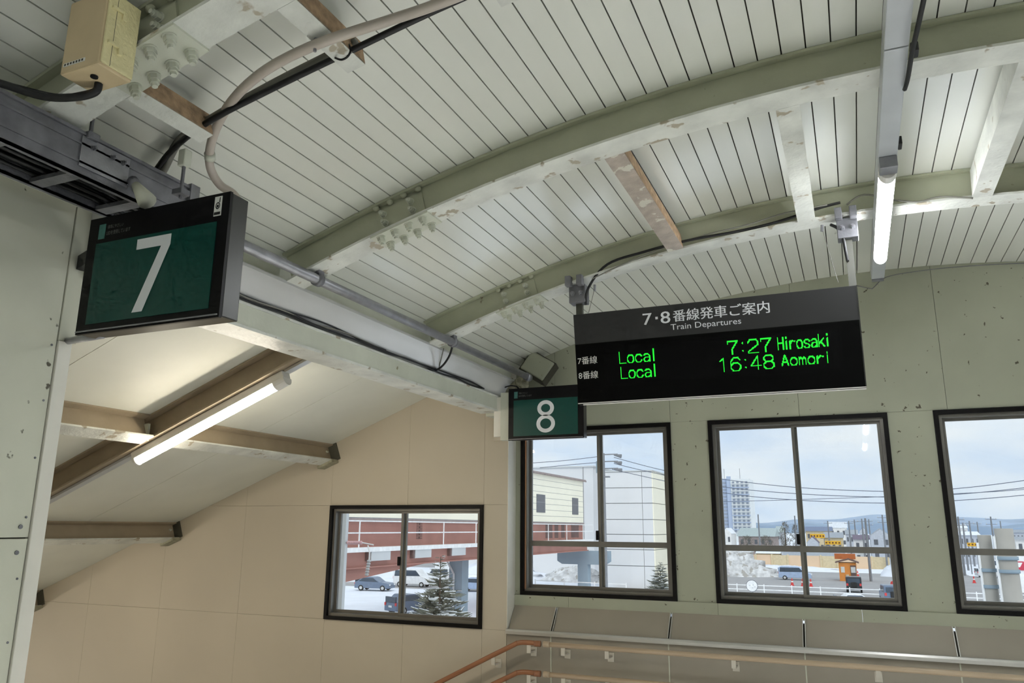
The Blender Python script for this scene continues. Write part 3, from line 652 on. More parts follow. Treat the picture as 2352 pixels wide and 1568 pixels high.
# flexible conduit following the vault, then bending down behind sign 7
def vp(x, d, y): return ap(math.asin((x-XC)/(RC-d)), RC-d, y)
cond = thing('flexible_conduit', 'thick grey-pink conduit curving from the ceiling down behind the number 7 sign', 'conduit', vp(-1.35, .18, 1.7))
A = at
path = [vp(.3, .19, 1.72), vp(-.2, .19, 1.715), vp(-.6, .19, 1.71), A(1030, 0, Y=1.70), A(900, 45, Y=1.675), A(820, 70, Y=1.655), A(740, 97, Y=1.634), A(655, 135, Y=1.64), A(590, 176, Y=1.665), A(536, 228, Y=1.715), A(499, 288, Y=1.80), A(482, 345, Y=1.87), A(484, 388, Y=1.92), A(505, 424, Y=1.97), A(538, 448, Y=2.01), A(548, 480, Y=2.02), A(530, 540, Y=2.0), A(500, 600, Y=1.98)]
MB().tube(bez(path, 8), .0155, 12).build('conduit', 'conduit_pink', cond, smooth=True)
MB().tube([A(481.5, 352, Y=1.878), A(482.5, 366, Y=1.895)], .019, 12).build('coupling', 'steel_paint', cond, smooth=True)
MB().tube([vp(-1.35, .172, 1.632), vp(-1.35, .215, 1.632)], .005, 8).build('saddle_clip', 'galv', cond)
path = [vp(.3, .155, 1.755), vp(-.5, .155, 1.755), vp(-.95, .155, 1.755), vp(-1.30, .16, 1.75), vp(-1.6, .155, 1.745), vp(-1.86, .15, 1.74), A(395, 345, Y=1.86), A(355, 395, Y=1.90), A(330, 420, Y=1.92)]
tag(MB().tube(bez(path, 6), .0105, 10).build('black_cable', 'black_cable', smooth=True), 'black cable running below the grey conduit across the vault', 'cable')
path = [vp(-1.30, .125, 1.765), vp(-1.6, .125, 1.76), vp(-1.84, .13, 1.755), A(415, 320, Y=1.87), A(378, 385, Y=1.91), A(360, 420, Y=1.93)]
tag(MB().tube(bez(path, 6), .015, 10).build('grey_conduit', 'grey_cable', smooth=True), 'straight grey conduit tied beside the black cable near the tray', 'conduit')
tag(MB().tube(bez([A(790, 88, Y=1.74), A(805, 110, Y=1.735), A(800, 128, Y=1.73), A(785, 137, Y=1.73), A(770, 133, Y=1.735)], 5), .0035, 6).build('cable_tie', 'black_cable', smooth=True), 'black cable tie loop around the purlin stub under the conduit', 'cable tie')

# header-beam cables
random.seed(3)
for k in range(4):
    pts = []
    y = 2.2
    while y < (5.2 if k < 2 else 3.9):
        pts.append((-2.423+random.uniform(-.006, .006), y, 2.674+.006*k+random.uniform(0, .016))); y += .22
    cable('header_cable', pts, .0055 if k < 2 else .004, 'black_cable' if k != 2 else 'grey_cable', ('black cable lying along the header beam top, longest of the bundle', 'second black cable lying along the header beam', 'thin grey cable lying along the header beam', 'thin black cable over the near half of the header beam')[k], sub=4)
for k, (q0, q1) in enumerate((((838, 728), (800, 765)), ((857, 732), (818, 765)), ((872, 738), (815, 772)))):
    cable('tie_strap', [A(*q0, X=-2.37), A((q0[0]+q1[0])/2+6, (q0[1]+q1[1])/2, X=-2.41), A(*q1, X=-2.44)], .004, 'grey_cable', ('left strap tying cables to the fascia above the header beam', 'middle strap tying cables to the fascia above the header beam', 'right strap tying cables to the fascia above the header beam')[k])
cable('drop_cable', [A(1040, 790, X=-2.23), A(1033, 815, X=-2.27), A(1018, 838, X=-2.36), A(1000, 850, X=-2.43), A(975, 848, X=-2.44)], .007, 'black_cable', 'black cable dropping from the pipe clamp to the header beam')
cable('drop_wire', [A(1019, 800, X=-2.33), A(1013, 825, X=-2.38), A(1008, 846, X=-2.43)], .0035, 'grey_cable', 'thin wire beside the black drop cable on the header beam')
cable('sign_wire', [A(1130, 900, Y=5.42), A(1150, 893, Y=5.42), A(1170, 886, Y=5.36), A(1185, 887, Y=5.34), A(1192, 893, Y=5.34)], .005, 'black_cable', 'thin black wire looping onto the top of the number 8 sign')
# cables of the departure board
cable('board_cable', [A(1345, 700, Y=4.17), A(1352, 660, Y=4.14), A(1395, 607, Y=4.13), A(1480, 578, Y=4.13), A(1580, 552, Y=4.10), A(1700, 530, Y=4.13), A(1790, 508, Y=4.13), A(1880, 478, Y=4.13), A(1930, 465, Y=4.13)], .0075, 'black_cable', 'black cable looping from the board left hanger along the rib')
cable('rib_wire', [A(1360, 640, Y=4.12), A(1470, 590, Y=4.12), A(1600, 545, Y=4.11), A(1720, 515, Y=4.11), A(1800, 490, Y=4.11), A(1900, 470, Y=4.11)], .004, 'grey_cable', 'thin grey wire along the lower flange of the rib above the board')
cable('rib_wire', [A(1945, 470, Y=4.12), A(1985, 447, Y=4.12), A(2060, 460, Y=4.12), A(2112, 463, Y=4.12), A(2160, 452, Y=4.12), A(2235, 455, Y=4.12)], .005, 'grey_cable', 'wires knotted along the rib right of the ceiling lamp')
cable('hanger_cable', [A(1908, 516, Y=4.18), A(1925, 525, Y=4.16), A(1936, 545, Y=4.16), A(1942, 575, Y=4.17), A(1947, 600, Y=4.18)], .008, 'black_cable', 'short black cable beside the board right hanger')
for q, lab in (((1888, 525, 1925, 648), 'thin safety wire hanging from the rib at the board right end'), ((1366, 662, 1352, 718), 'thin safety wire hanging from the rib at the board left end')):
    sw = thing('safety_wire', lab, 'wire', A(q[0], q[1], Y=4.2))
    MB().tube([A(q[0], q[1], Y=4.2), A(q[2], q[3], Y=4.2)], .0018, 6).build('wire', 'grey_cable', sw)
    MB().tube([A(q[0], q[1]-8, Y=4.2), A(q[0], q[1]+6, Y=4.2)], .008, 8).build('clip', 'galv', sw)
cable('wall_cable', [(.14, 5.735, 3.362), (.226, 5.735, 3.33), (.25, 5.735, 3.338), (.332, 5.735, 3.40), (.523, 5.735, 3.418), (.778, 5.735, 3.418), (1.141, 5.735, 3.395), (1.6, 5.735, 3.34)], .003, 'dark_galv', 'thin wire following the arch at the top of the end wall', sub=5)
cable('lamp_cable', [A(2128, -30, Y=2.25), A(2113, 40, Y=2.35), A(2095, 120, Y=2.52), A(2085, 180, Y=2.72), A(2078, 205, Y=2.8)], .008, 'black_cable', 'black cable running down beside the ceiling lamp rail')
tag(MB().box(.30, .325, 2.63, 2.68, 3.25, 3.285).build('cable_clip', 'black_plastic', bevel=.004), 'small black clip holding the cable at the lamp rail', 'clip')
tag(MB().box(.288, .302, 3.27, 3.33, 3.225, 3.26).build('rail_clip', 'black_plastic', bevel=.003), 'small black clip at the lamp rail above the tube', 'clip')

# ------------------------------------------------------------------ tan box and cable tray, upper left
jb = thing('junction_box', 'tan painted metal box with hinged cover hanging at the upper left', 'junction box', (-1.80, 1.29, 2.885))
MB().box(-1.885, -1.735, 1.24, 1.345, 2.885, 3.11).build('body', 'box_tan', jb, bevel=.006)
MB().box(-1.735, -1.727, 1.242, 1.34, 2.89, 3.108).build('cover', 'box_yellow', jb, bevel=.003)
MB().box(-1.7275, -1.7265, 1.266, 1.2672, 2.89, 3.108).build('cover_seam', 'dark_gap', jb)
for z in (2.955, 3.06):
    MB().bar((-1.724, 1.25, z), (-1.724, 1.285, z), .008, .008).build('hinge', 'box_yellow', jb); MB().box(-1.729, -1.719, 1.282, 1.294, z-.022, z+.006).build('latch', 'box_yellow', jb, bevel=.002)
MB().box(-1.872, -1.79, 1.2385, 1.2405, 2.905, 2.915).build('label_strip', 'sticker_white', jb)
for k in range(7): MB().box(-1.868+k*.011, -1.862+k*.011, 1.2378, 1.2386, 2.907, 2.913).build('printed_mark', 'dark_gap', jb)
MB().tube([(-1.80, 1.28, 2.886), (-1.80, 1.28, 2.880)], .010, 10).build('plug_hole', 'black_plastic', jb)
MB().box(-1.80, -1.74, 1.30, 1.36, 3.0, 3.02).build('mount_lug', 'black_plastic', jb)
cable('tray_cable', [(-1.82, 1.31, 2.885), (-1.83, 1.31, 2.86), (-1.88, 1.29, 2.845), (-1.96, 1.25, 2.845), (-2.06, 1.17, 2.87), (-2.14, 1.07, 2.86)], .011, 'black_cable', 'thick black cable sagging from the tan box to the cable tray')
cable('tray_cable', [(-1.83, 1.325, 2.885), (-1.87, 1.31, 2.868), (-1.95, 1.28, 2.862), (-2.05, 1.19, 2.875), (-2.13, 1.09, 2.865)], .005, 'black_cable', 'thin black cable beside the thick one from the tan box')
tr = thing('cable_tray', 'grey ladder cable tray with black cables above the left wall', 'cable tray', (-2.2, 1.2, 2.74))
for x, nm in ((-2.095, 'side_rail'), (-2.29, 'side_rail')):
    y1 = 1.93 if x > -2.2 else 1.82
    MB().box(x-.004, x+.004, -5.5, y1, 2.735, 2.875).box(x-.018, x+.004, -5.5, y1, 2.735, 2.743).box(x-.004, x+.012, -5.5, y1, 2.868, 2.878).box(x+.004, x+.009, -5.5, y1, 2.835, 2.842).box(x+.004, x+.009, -5.5, y1, 2.775, 2.782).build(nm, 'dark_galv', tr)
for k in range(30):
    y = 1.72-k*.235
    MB().box(-2.286, -2.099, y-.022, y+.022, 2.738, 2.752).build('rung', 'dark_galv', tr)
MB().box(-2.091, -2.086, 1.475, 1.65, 2.765, 2.865).build('joint_plate', 'galv', tr)
for y in (1.515, 1.585, 1.625): bolt((-2.086, y, 2.84), (1, 0, 0), tr, m='galv', s=.45)
MB().box(-2.10, -2.075, 1.90, 1.94, 2.74, 2.885).build('end_clip', 'galv', tr)
random.seed(5)
for k in range(12):
    xx = -2.270+k*.0148; zz = 2.765+(k % 3)*.018
    pts = [(xx, y, zz+random.uniform(-.005, .005)) for y in (-5.4, -3, -1, 0, .6, 1.0, 1.4, 1.7)]+[(xx, 1.86+random.uniform(-.05, .06), zz-.02-random.uniform(0, .05)), (xx, 1.98+random.uniform(-.05, .08), zz-.12-random.uniform(0, .04))]
    tag(MB().tube(bez(pts, 3), .0070, 7).build('tray_cable', 'black_cable', smooth=True), 'black cable lying in the grey cable tray', 'cable', 'black cables in the tray')
for (x, y, zt, lab) in ((-2.095, 1.505, 2.985, 'threaded rod holding the cable tray below the tan box'), (-2.0, 1.79, 2.95, 'threaded rod holding the cable tray end near the number 7 sign')):
    rd = thing('hanger_rod', lab, 'rod', (x, y, 2.75))
    MB().tube([(x, y, 2.86 if x < -2.05 else 2.77), (x, y, zt)], .006, 8).build('rod', 'dark_galv', rd)
    MB().box(x-.022, x+.022, y-.02, y+.02, 2.862 if x < -2.05 else 2.78, 2.885 if x < -2.05 else 2.80).build('rod_clip', 'dark_galv', rd, bevel=.003)
    if y > 1.7: MB().box(x-.016, x+.016, y-.016, y+.016, 2.885, 2.945).build('beam_clamp', 'steel_paint', rd, bevel=.004)
uf = thing('cup_detector', 'pale cone-shaped cup hanging below the cable tray end', 'detector', (-2.1, 1.66, 2.66))
c0 = A(312, 425, Y=1.66); c1 = A(338, 462, Y=1.66)
MB().tube([c0, c0+(c1-c0)*.5, c1], [.014, .022, .030], 12).build('cup', 'left_wall', uf, smooth=True); MB().tube([c0-(c1-c0)*.3, c0], .018, 10).build('mount', 'dark_galv', uf, smooth=True)

# ------------------------------------------------------------------ handrails
def handrail(z, label):
    h = thing('handrail', label, 'handrail', (-2.2, 5.5, z), 'double handrail of the stairs')
    y = 5.50
    pts = [(-2.17, y, z), (-2.25, y, z+.003), (-2.32, y, z-.004), (-2.40, y, z-.04), (-3.0, y, z-.34), (-6.0, y, z-1.86)]
    MB().tube(bez(pts, 8), .0175, 14).build('stair_rail', 'rail_brown', h, smooth=True)
    MB().tube([(-2.115, y, z), (3.0, y, z-.008)], .0175, 14).build('wall_rail', 'rail_tan', h, smooth=True)
    for a in (-2.195, -2.125): MB().tube([(a, y, z), (a+.045, y, z)], .021, 14).build('joint_collar', 'rail_brown' if a < -2.15 else 'rail_tan', h, smooth=True)
    for x in (-2.24, -1.98, -1.66, -.81, .04, .90):
        zb = z
        b = MB().box(x-.014, x+.014, y-.004, y+.004, zb-.06, zb-.014); b.box(x-.014, x+.014, y-.004, YB-.004, zb-.068, zb-.06)
        b.build('bracket', 'bracket_tan', h); MB().box(x-.022, x+.022, YB-.006, YB-.0005, zb-.1, zb-.04).build('bracket_base', 'bracket_tan', h)
    for x in (-2.52, -3.2, -3.9):
        zb = z-.04-(-2.40-x)*.5
        MB().box(x-.014, x+.014, y-.004, y+.004, zb-.06, zb-.014).box(x-.014, x+.014, y, YB-.004, zb-.068, zb-.06).build('bracket', 'bracket_tan', h); MB().box(x-.022, x+.022, YB-.006, YB-.0005, zb-.1, zb-.04).build('bracket_base', 'bracket_tan', h)
handrail(.890, 'upper handrail, brown on the stairs and tan along the wall')
handrail(.690, 'lower handrail, mostly below the picture edge')

# ------------------------------------------------------------------ outside: the street seen through the windows
ZG = -5.5
tag(MB().box(-900, 900, 8, 3200, ZG-.4, ZG).build('ground', 'snow'), 'snow covered ground outside the windows', kind='structure')
def slab(x0, x1, y0, y1, h, m, name, label): return tag(MB().box(x0, x1, y0, y1, ZG-.02, ZG+h).build(name, m), label, kind='structure')
slab(-28, 60, 96.0, 149, .03, 'asphalt', 'road', 'wet grey asphalt car park and road beyond the white fence')
slab(-120, -34, 128, 160, .03, 'asphalt', 'road', 'asphalt yard below the footbridge')
slab(-62, -40, 84, 90, .03, 'asphalt', 'road', 'bare asphalt strip between parked cars in the snow')
slab(8, 16, 149, 330, .03, 'asphalt', 'road', 'side street leading away to the right')

# footbridge with its corridor, running away parallel to the tracks
XB = -29.0
fb = thing('footbridge', 'long covered footbridge with cream siding above red-brown girders', 'footbridge', (XB-3, 60, 0))
y = 20.0
MB().box(XB-5.6, XB-.62, 20, 89.6, 2.20, 7.0).build('core_wall', 'siding', fb)
for k in range(8):
    z0 = 2.22+k*.606
    MB().box(XB-.62, XB-.58, 20, 89.6, z0+.03, z0+.60).build('siding_course', 'siding', fb)
MB().box(XB-.62, XB-.60, 20, 89.6, 2.2, 7.05).build('siding_backing', 'bldg_joint', fb)
rf = MB().box(XB-5.9, XB-.30, 20, 90.0, 7.05, 7.22).build('roof', 'house_brown', fb)
for k in range(40): MB().box(XB-.42, XB-.29, 72+k*.46, 72.22+k*.46, 6.98, 7.12).build('roof_tooth', 'house_brown', rf)
for a, c, z0, z1 in ((74.6, 77.0, 3.16, 4.97), (85.6, 87.7, 3.13, 5.0)):
    w_ = MB().box(XB-.585, XB-.54, a, c, z0, z1).build('window', 'win_dark', fb); MB().box(XB-.545, XB-.53, a, c, (z0+z1)/2+.1, (z0+z1)/2+.16).build('glazing_bar', 'bldg_joint', w_)
MB().box(XB-5.6, XB-.72, 20, 90, .36, 2.2).build('upper_girder', 'girder_red', fb)
for a, c in ((77.5, 79.5), (80.2, 81.3), (82.3, 83.4), (85.6, 88.2)): MB().box(XB-.72, XB-.70, a, c, .6, 2.1).build('opening', 'girder_dark', fb)
MB().box(XB-.72, XB-.6, 20, 90, 2.02, 2.2).build('eave_band', 'house_brown', fb)
MB().box(XB-5.6, XB+.05, 20, 91.5, .08, .36).build('deck_edge', 'white_rail', fb)
MB().box(XB-5.4, XB-.30, 20, 90, -.87, .08).build('lower_girder', 'girder_red', fb)
MB().box(XB-5.5, XB-.12, 20, 90, -.93, -.84).build('girder_flange', 'girder_red', fb)
MB().prismx([(30, -2.6), (30, -.93), (52, -.93)], XB-5.2, XB-.35).build('haunch', 'girder_red', fb)
yy = 38.6
while yy < 66:
    b_ = MB().box(XB-.30, XB+.0, yy, yy+2.3, -.50, .08).build('bracket_box', 'conc_pale', fb); MB().box(XB-.31, XB-.06, yy-.28, yy-.02, -.50, .08).build('bolted_plate', 'girder_dark', b_); yy += 5.62
yy = 37.1
while yy < 91:
    MB().box(XB-.03, XB+.03, yy-.04, yy+.04, .36, 2.02).build('railing_post', 'white_rail', fb); yy += 5.62
for z in (1.27, 2.01): MB().bar((XB, 20, z), (XB, 91.4, z), .07, .08).build('railing_bar', 'white_rail', fb)
for k, dz in enumerate((1.78, 1.54, 1.30, 1.06, .82)):
    m_ = MB(); c = 51.5
    m_.box(XB-.72, XB-.69, c-.42, c+.42, dz+.12, dz+.16).box(XB-.72, XB-.69, c-.42, c+.42, dz, dz+.04).box(XB-.72, XB-.69, c-.05, c+.05, dz, dz+.16)
    m_.build('painted_mark', 'girder_dark', fb)
for y_, lab in ((62.0, 'pale concrete pier of the footbridge behind the snowy conifer'), (92.0, 'blue-grey T-shaped pier at the footbridge end')):
    p_ = thing('bridge_pier', lab, 'pier', (-31.8 if y_ < 80 else -30.35, y_, ZG))
    cx = -31.75 if y_ < 80 else -30.35
    MB().box(cx-.62, cx+.62, y_-.6, y_+.6, ZG, -2.55).build('shaft', 'conc_blue', p_)
    MB().prism([(cx-3.2, -1.0), (cx+3.2, -1.0), (cx+3.2, -2.2), (cx+2.6, -2.56), (cx-2.6, -2.56), (cx-3.2, -2.2)] if y_ > 80 else [(cx-.62, -.95), (cx+.62, -.95), (cx+.62, -2.55), (cx-.62, -2.55)], y_-.6, y_+.6).build('cap', 'conc_blue', p_)
    if y_ < 80:
        MB().tube([(cx-.1, y_-.75, ZG), (cx-.1, y_-.75, -2.2), (cx-.8, y_-.9, -1.0)], .09, 8).build('drain_pipe', 'conc_pale', p_)
        for z in (-4.6, -3.6): MB().box(cx-.66, cx+.66, y_-.66, y_-.6, z, z+.06).build('strap', 'conc_pale', p_)

# grey-white building behind window nearest the stairwell
bb = thing('office_building', 'plain pale grey block with panel joints behind the footbridge end', 'building', (-26, 100, ZG))
lv = [ZG, -2.84, -.9, .91, 2.71, 4.69, 6.60, 8.6]
MB().box(-29.9, -23.05, 97.15, 112, ZG, 8.5).build('core', 'bldg_joint', bb)
for a, c in zip(lv, lv[1:]):
    for x0_, x1_ in ((-30.0, -24.3), (-24.3, -23.0)):
        MB().box(x0_+.03, x1_-.03, 97, 97.15, a+.04, c-.04).build('wall_panel', 'conc_white', bb)
    MB().box(-23.05, -22.9, 97.03, 112, a+.04, c-.04).build('side_panel', 'siding', bb)
MB().box(-30.1, -22.85, 96.9, 112.1, 8.6, 8.75).build('parapet', 'conc_pale', bb)
b2 = thing('rear_building', 'taller pale block rising behind the footbridge roof', 'building', (-44, 122, ZG))
MB().box(-66, -37.9, 120, 138, ZG, 11.1).build('wall', 'conc_white', b2); MB().box(-66.2, -37.7, 119.8, 138.2, 11.1, 11.3).build('parapet', 'conc_pale', b2)
MB().box(-39.6, -39.5, 119.95, 120, ZG, 11.1).build('joint', 'bldg_joint', b2); MB().blob((-43.6, 119.9, 9.6), .35, .15, .35).build('vent', 'conc_pale', b2)

# white post and insulators close outside the stair window
wp_ = thing('white_post', 'white steel post outside the stair window', 'post', (-6.38, 9, ZG))
MB().box(-6.50, -6.40, 8.95, 9.05, ZG, 4.5).build('shaft', 'white_rail', wp_); MB().box(-6.40, -6.31, 8.97, 9.03, ZG, 4.5).build('flange', 'conc_pale', wp_)
ia = thing('insulator_arm', 'ribbed pink insulator arm on the white post outside the stair window', 'insulator', at(826, 1245, Y=9))
p0, p1 = at(797, 1246, Y=9), at(832, 1246, Y=9)
n_ = 9
pr = []; rr = []
for i in range(n_*2+1): pr.append(p0+(p1-p0)*i/(n_*2)); rr.append(.026 if i % 2 else .016)
MB().tube(pr, rr, 10).build('ribbed_insulator', 'insulator', ia); MB().tube([p1, at(858, 1251, Y=9)], .008, 8).build('arm', 'white_rail', ia); MB().tube([(-6.40, 9, p0.z), p0], .012, 8).build('socket', 'pole_grey', ia); MB().tube([at(845, 1252, Y=9), at(849, 1268, Y=9), at(848, 1285, Y=9)], .009, 8).build('link', 'white_rail', ia)
p0, p1 = at(848, 1285, Y=9), at(842, 1322, Y=9); pr = []; rr = []
for i in range(13): pr.append(p0+(p1-p0)*i/12); rr.append(.030 if i % 2 else .016)
MB().tube(pr, rr, 10).build('ribbed_insulator', 'insulator_grey', ia)

# conifers
def conifer(base, h, r, seed, label):
    random.seed(seed); c = thing('conifer', label, 'tree', base)
    b = Vector(base); MB().tube([b, b+Vector((0, 0, h*.95))], [h*.022, .02], 7).build('trunk', 'bark', c)
    fo = MB(); sn = MB(); nl = 22
    for i in range(nl):
        t_ = i/nl; z = h*(.10+.88*t_); rad = r*(1-t_)**.8*(.8+random.random()*.35)+.12; nb = max(5, int(15*(1-t_)+4))
        for j in range(nb):
            a = random.random()*6.283; d = Vector((math.cos(a), math.sin(a), .22-.35*random.random())); o_ = b+Vector((0, 0, z+random.uniform(-.1, .1)*h/nl*4))
            L = rad*random.uniform(.7, 1.1); sd = d.cross(Vector((0, 0, 1))).normalized()
            for q in range(5):
                f0 = .25+.15*q; w = L*.17*(1.2-f0); p = o_+d*L*f0; sg = random.choice((-1, 1))
                tip = p+d*L*.28+sd*sg*w*2.2+Vector((0, 0, .12*L))
                fo.hexa([p-sd*w*.5, p+sd*w*.5, p+Vector((0, 0, w*.9))], [tip-sd*w*.12, tip+sd*w*.12, tip+Vector((0, 0, w*.2))])
                if random.random() < .34: sn.hexa([p-sd*w*.4+Vector((0, 0, w)), p+sd*w*.4+Vector((0, 0, w)), p+Vector((0, 0, w*1.3))], [tip+Vector((-w*.1, 0, w*.3)), tip+Vector((w*.1, 0, w*.3)), tip+Vector((0, 0, w*.5))])
    tag(fo.build('foliage', 'conifer', c), kind='stuff'); tag(sn.build('snow_load', 'conifer_snow', c), kind='stuff')
conifer((-19.75, 36.5, ZG), 6.0, 2.1, 2, 'dark conifer dusted with snow seen through the stair window')
conifer((-15.9, 69, ZG), 4.5, 1.6, 5, 'conifer at the right edge of the window nearest the stairwell')

# vehicles
def vehicle(name, label, loc, rotz, L, Wd, H, kind, body, cat='car'):
    c = thing(name, label, cat, loc)
    M = Matrix.Translation(Vector(loc)) @ Matrix.Rotation(rotz, 4, 'Z')
    if kind == 'van': prof = [(-.5, .16), (.5, .16), (.5, .45), (.46, .52), (.30, .62), (.16, .97), (.08, 1), (-.44, 1), (-.49, .92), (-.5, .5)]; gl = [(.27, .62), (.14, .93), (-.44, .93), (-.46, .60)]
    elif kind == 'jeep': prof = [(-.5, .2), (.5, .2), (.5, .58), (.46, .62), (.22, .64), (.12, .96), (.08, 1), (-.46, 1), (-.5, .94), (-.5, .5)]; gl = [(.18, .64), (.09, .94), (-.46, .94), (-.47, .62)]
    else: prof = [(-.5, .18), (.5, .18), (.5, .46), (.44, .56), (.22, .64), (.05, .96), (-.02, 1), (-.26, .99), (-.42, .70), (-.49, .62), (-.5, .45)]; gl = [(.18, .64), (.03, .94), (-.25, .94), (-.38, .68)]
    bd = MB().prism([(x*L, z*H) for x, z in prof], -Wd/2, Wd/2).xf(M).build('body', body, c, bevel=.06)
    for s in (-1, 1):
        MB().prism([(x*L, z*H) for x, z in gl], s*Wd/2-.01, s*Wd/2+.012).xf(M).build('side_glass', 'car_glass', c)
        for k in (-.31, .31): MB().tube([(k*L, s*(Wd/2-.18), .31), (k*L, s*(Wd/2+.02), .31)], .31, 14).xf(M).build('wheel', 'tyre', c); 
        for k in (-.31, .31): MB().tube([(k*L, s*(Wd/2+.02), .31), (k*L, s*(Wd/2+.03), .31)], .18, 10).xf(M).build('hub', 'conc_pale', c)
        MB().box(L*.485, L*.505, s*Wd*.38-.15, s*Wd*.38+.15, H*.40, H*.48).xf(M).build('headlamp', 'white_rail', c); MB().box(-L*.505, -L*.485, s*Wd*.42-.1, s*Wd*.42+.1, H*.45, H*.6).xf(M).build('tail_lamp', 'cone_red', c)
    MB().box(-L*.506, -L*.47, -Wd*.40, Wd*.40, H*.62, H*.90).xf(M).build('rear_glass', 'car_glass', c); MB().box(-L*.508, -L*.49, -.22, .22, H*.36, H*.46).xf(M).build('number_plate', 'white_rail', c)
    if kind == 'jeep': MB().box(-L*.54, -L*.50, -.3, .3, H*.35, H*.68).xf(M).build('spare_wheel', 'tyre', c, bevel=.1)
    return c
G_ = lambda px_, py_: at(px_, py_, Z=ZG)
def V3(x, y): return (x, y, ZG+.03)
vehicle('minivan', 'light blue minivan parked by the snow bank', V3(-8.9, 124.5), 0, 4.5, 1.75, 1.85, 'van', 'car_blue')
vehicle('small_jeep', 'black boxy car seen from behind in front of the orange booth', V3(-.95, 103.9), math.pi/2, 3.5, 1.66, 1.80, 'jeep', 'car_black')
vehicle('small_jeep', 'dark boxy car at the lower right corner of the middle window', V3(2.5, 90.5), math.pi/2+.12, 3.5, 1.7, 1.8, 'jeep', 'car_slate')
vehicle('parked_car', 'pale car showing only its roof at the bottom of the middle window', V3(-.4, 80.2), .15, 4.2, 1.7, 1.5, 'car', 'car_white')
vehicle('red_trolley_car', 'red and white car near the right edge of the middle window', V3(5.0, 113), 2.5, 3.4, 1.5, 1.5, 'car', 'cone_red')
vehicle('parked_car', 'slate blue car parked under the footbridge', V3(-51.5, 79.5), .15, 4.3, 1.75, 1.5, 'car', 'car_slate')
vehicle('white_van', 'white van behind the slate blue car under the footbridge', V3(-50.5, 86.5), .1, 4.7, 1.8, 2.1, 'van', 'car_white')
vehicle('white_van', 'white van seen left of the snowy conifer', V3(-50.0, 92.5), 2.9, 4.4, 1.75, 2.0, 'van', 'car_white')
vehicle('parked_car', 'dark car at the foot of the stair window view', V3(-35.6, 60.5), 1.2, 4.1, 1.7, 1.6, 'car', 'car_slate')
vehicle('parked_car', 'blue car right of the concrete pier at the stair window edge', V3(-40.5, 84), .3, 4.1, 1.7, 1.5, 'car', 'car_blue')
vehicle('parked_car', 'white parked car in front of the concrete posts', V3(18.6, 146), .2, 4.3, 1.7, 1.5, 'car', 'car_white')
vehicle('white_van', 'white van parked left of the concrete posts', V3(22.5, 162), .1, 4.8, 1.8, 2.2, 'van', 'car_white')
vehicle('parked_car', 'snowy car far down the side street', V3(9.8, 186), 1.5, 4.2, 1.7, 1.5, 'car', 'car_white')

# street furniture
def cone(px_, py_, label):
    g = G_(px_, py_); g.z = ZG+.03; c = thing('traffic_cone', label, 'traffic cone', g, 'red traffic cones')
    MB().box(g.x-.25, g.x+.25, g.y-.25, g.y+.25, ZG+.03, ZG+.08).build('base', 'cone_red', c); MB().tube([(g.x, g.y, ZG+.08), (g.x, g.y, ZG+.95)], [.20, .05], 10).build('body', 'cone_red', c); MB().tube([(g.x, g.y, ZG+.45), (g.x, g.y, ZG+.62)], [.145, .115], 10).build('band', 'white_rail', c)
for q, lab in (((1820, 1345), 'red traffic cone left of the pair before the minivan'), ((1844, 1346), 'red traffic cone just left of the window mullion'), ((1863, 1347), 'red traffic cone just right of the window mullion'), ((1971, 1325), 'red traffic cone beside the orange booth'), ((2238, 1339), 'red traffic cone left of the concrete posts')): cone(*q, lab)
bo = thing('guard_booth', 'small orange wooden booth with a dark door on the car park', 'booth', V3(-1.9, 126))
bx0, bx1 = -2.95, -.65
MB().box(bx0, bx1, 125, 127.6, ZG+.03, ZG+2.55).build('wall', 'wood_orange', bo)
MB().prism([(bx0-.45, ZG+2.5), (bx0-.45, ZG+2.62), ((bx0+bx1)/2+.2, ZG+3.15), (bx1+.4, ZG+2.62), (bx1+.4, ZG+2.5), ((bx0+bx1)/2+.2, ZG+2.98)], 124.6, 127.9).build('roof', 'girder_dark', bo)
MB().box(bx0-.5, bx1+.0, 126.5, 127.8, ZG+3.0, ZG+3.75).build('sign_board', 'roof_orange', bo)
MB().box(bx1-.78, bx1-.05, 124.9, 125, ZG+.1, ZG+2.2).build('door', 'girder_dark', bo); MB().box(bx1-.72, bx1-.12, 124.86, 124.9, ZG+1.2, ZG+2.0).build('door_pane', 'conc_pale', bo); MB().box(bx0+.25, bx0+.75, 124.93, 125, ZG+1.2, ZG+2.0).build('notice', 'sticker_white', bo); MB().box(bx0+.85, bx0+1.25, 124.75, 125, ZG+.5, ZG+.95).build('air_unit', 'house_tan', bo)
rs = thing('round_sign', 'round white sign on a short post by the white fence', 'sign', at(1728, 1372, Y=90))
c = at(1727, 1345, Y=90); MB().tube([c+Vector((0, .03, 0)), c-Vector((0, .03, 0))], .56, 24).build('disc', 'white_rail', rs); MB().tube([c+Vector((0, .06, 0)), c+Vector((0, .03, 0))], .62, 24).build('rim', 'pole_grey', rs); MB().tube([(c.x+.05, c.y+.05, ZG), (c.x+.05, c.y+.05, c.z)], .06, 8).build('post', 'pole_grey', rs)
for dx, dz in ((-.22, .05), (.15, .1), (.05, -.2), (.3, -.1)): MB().box(c.x+dx-.07, c.x+dx+.07, c.y-.045, c.y-.03, c.z+dz-.05, c.z+dz+.05).build('mark', 'conc_pale', rs)
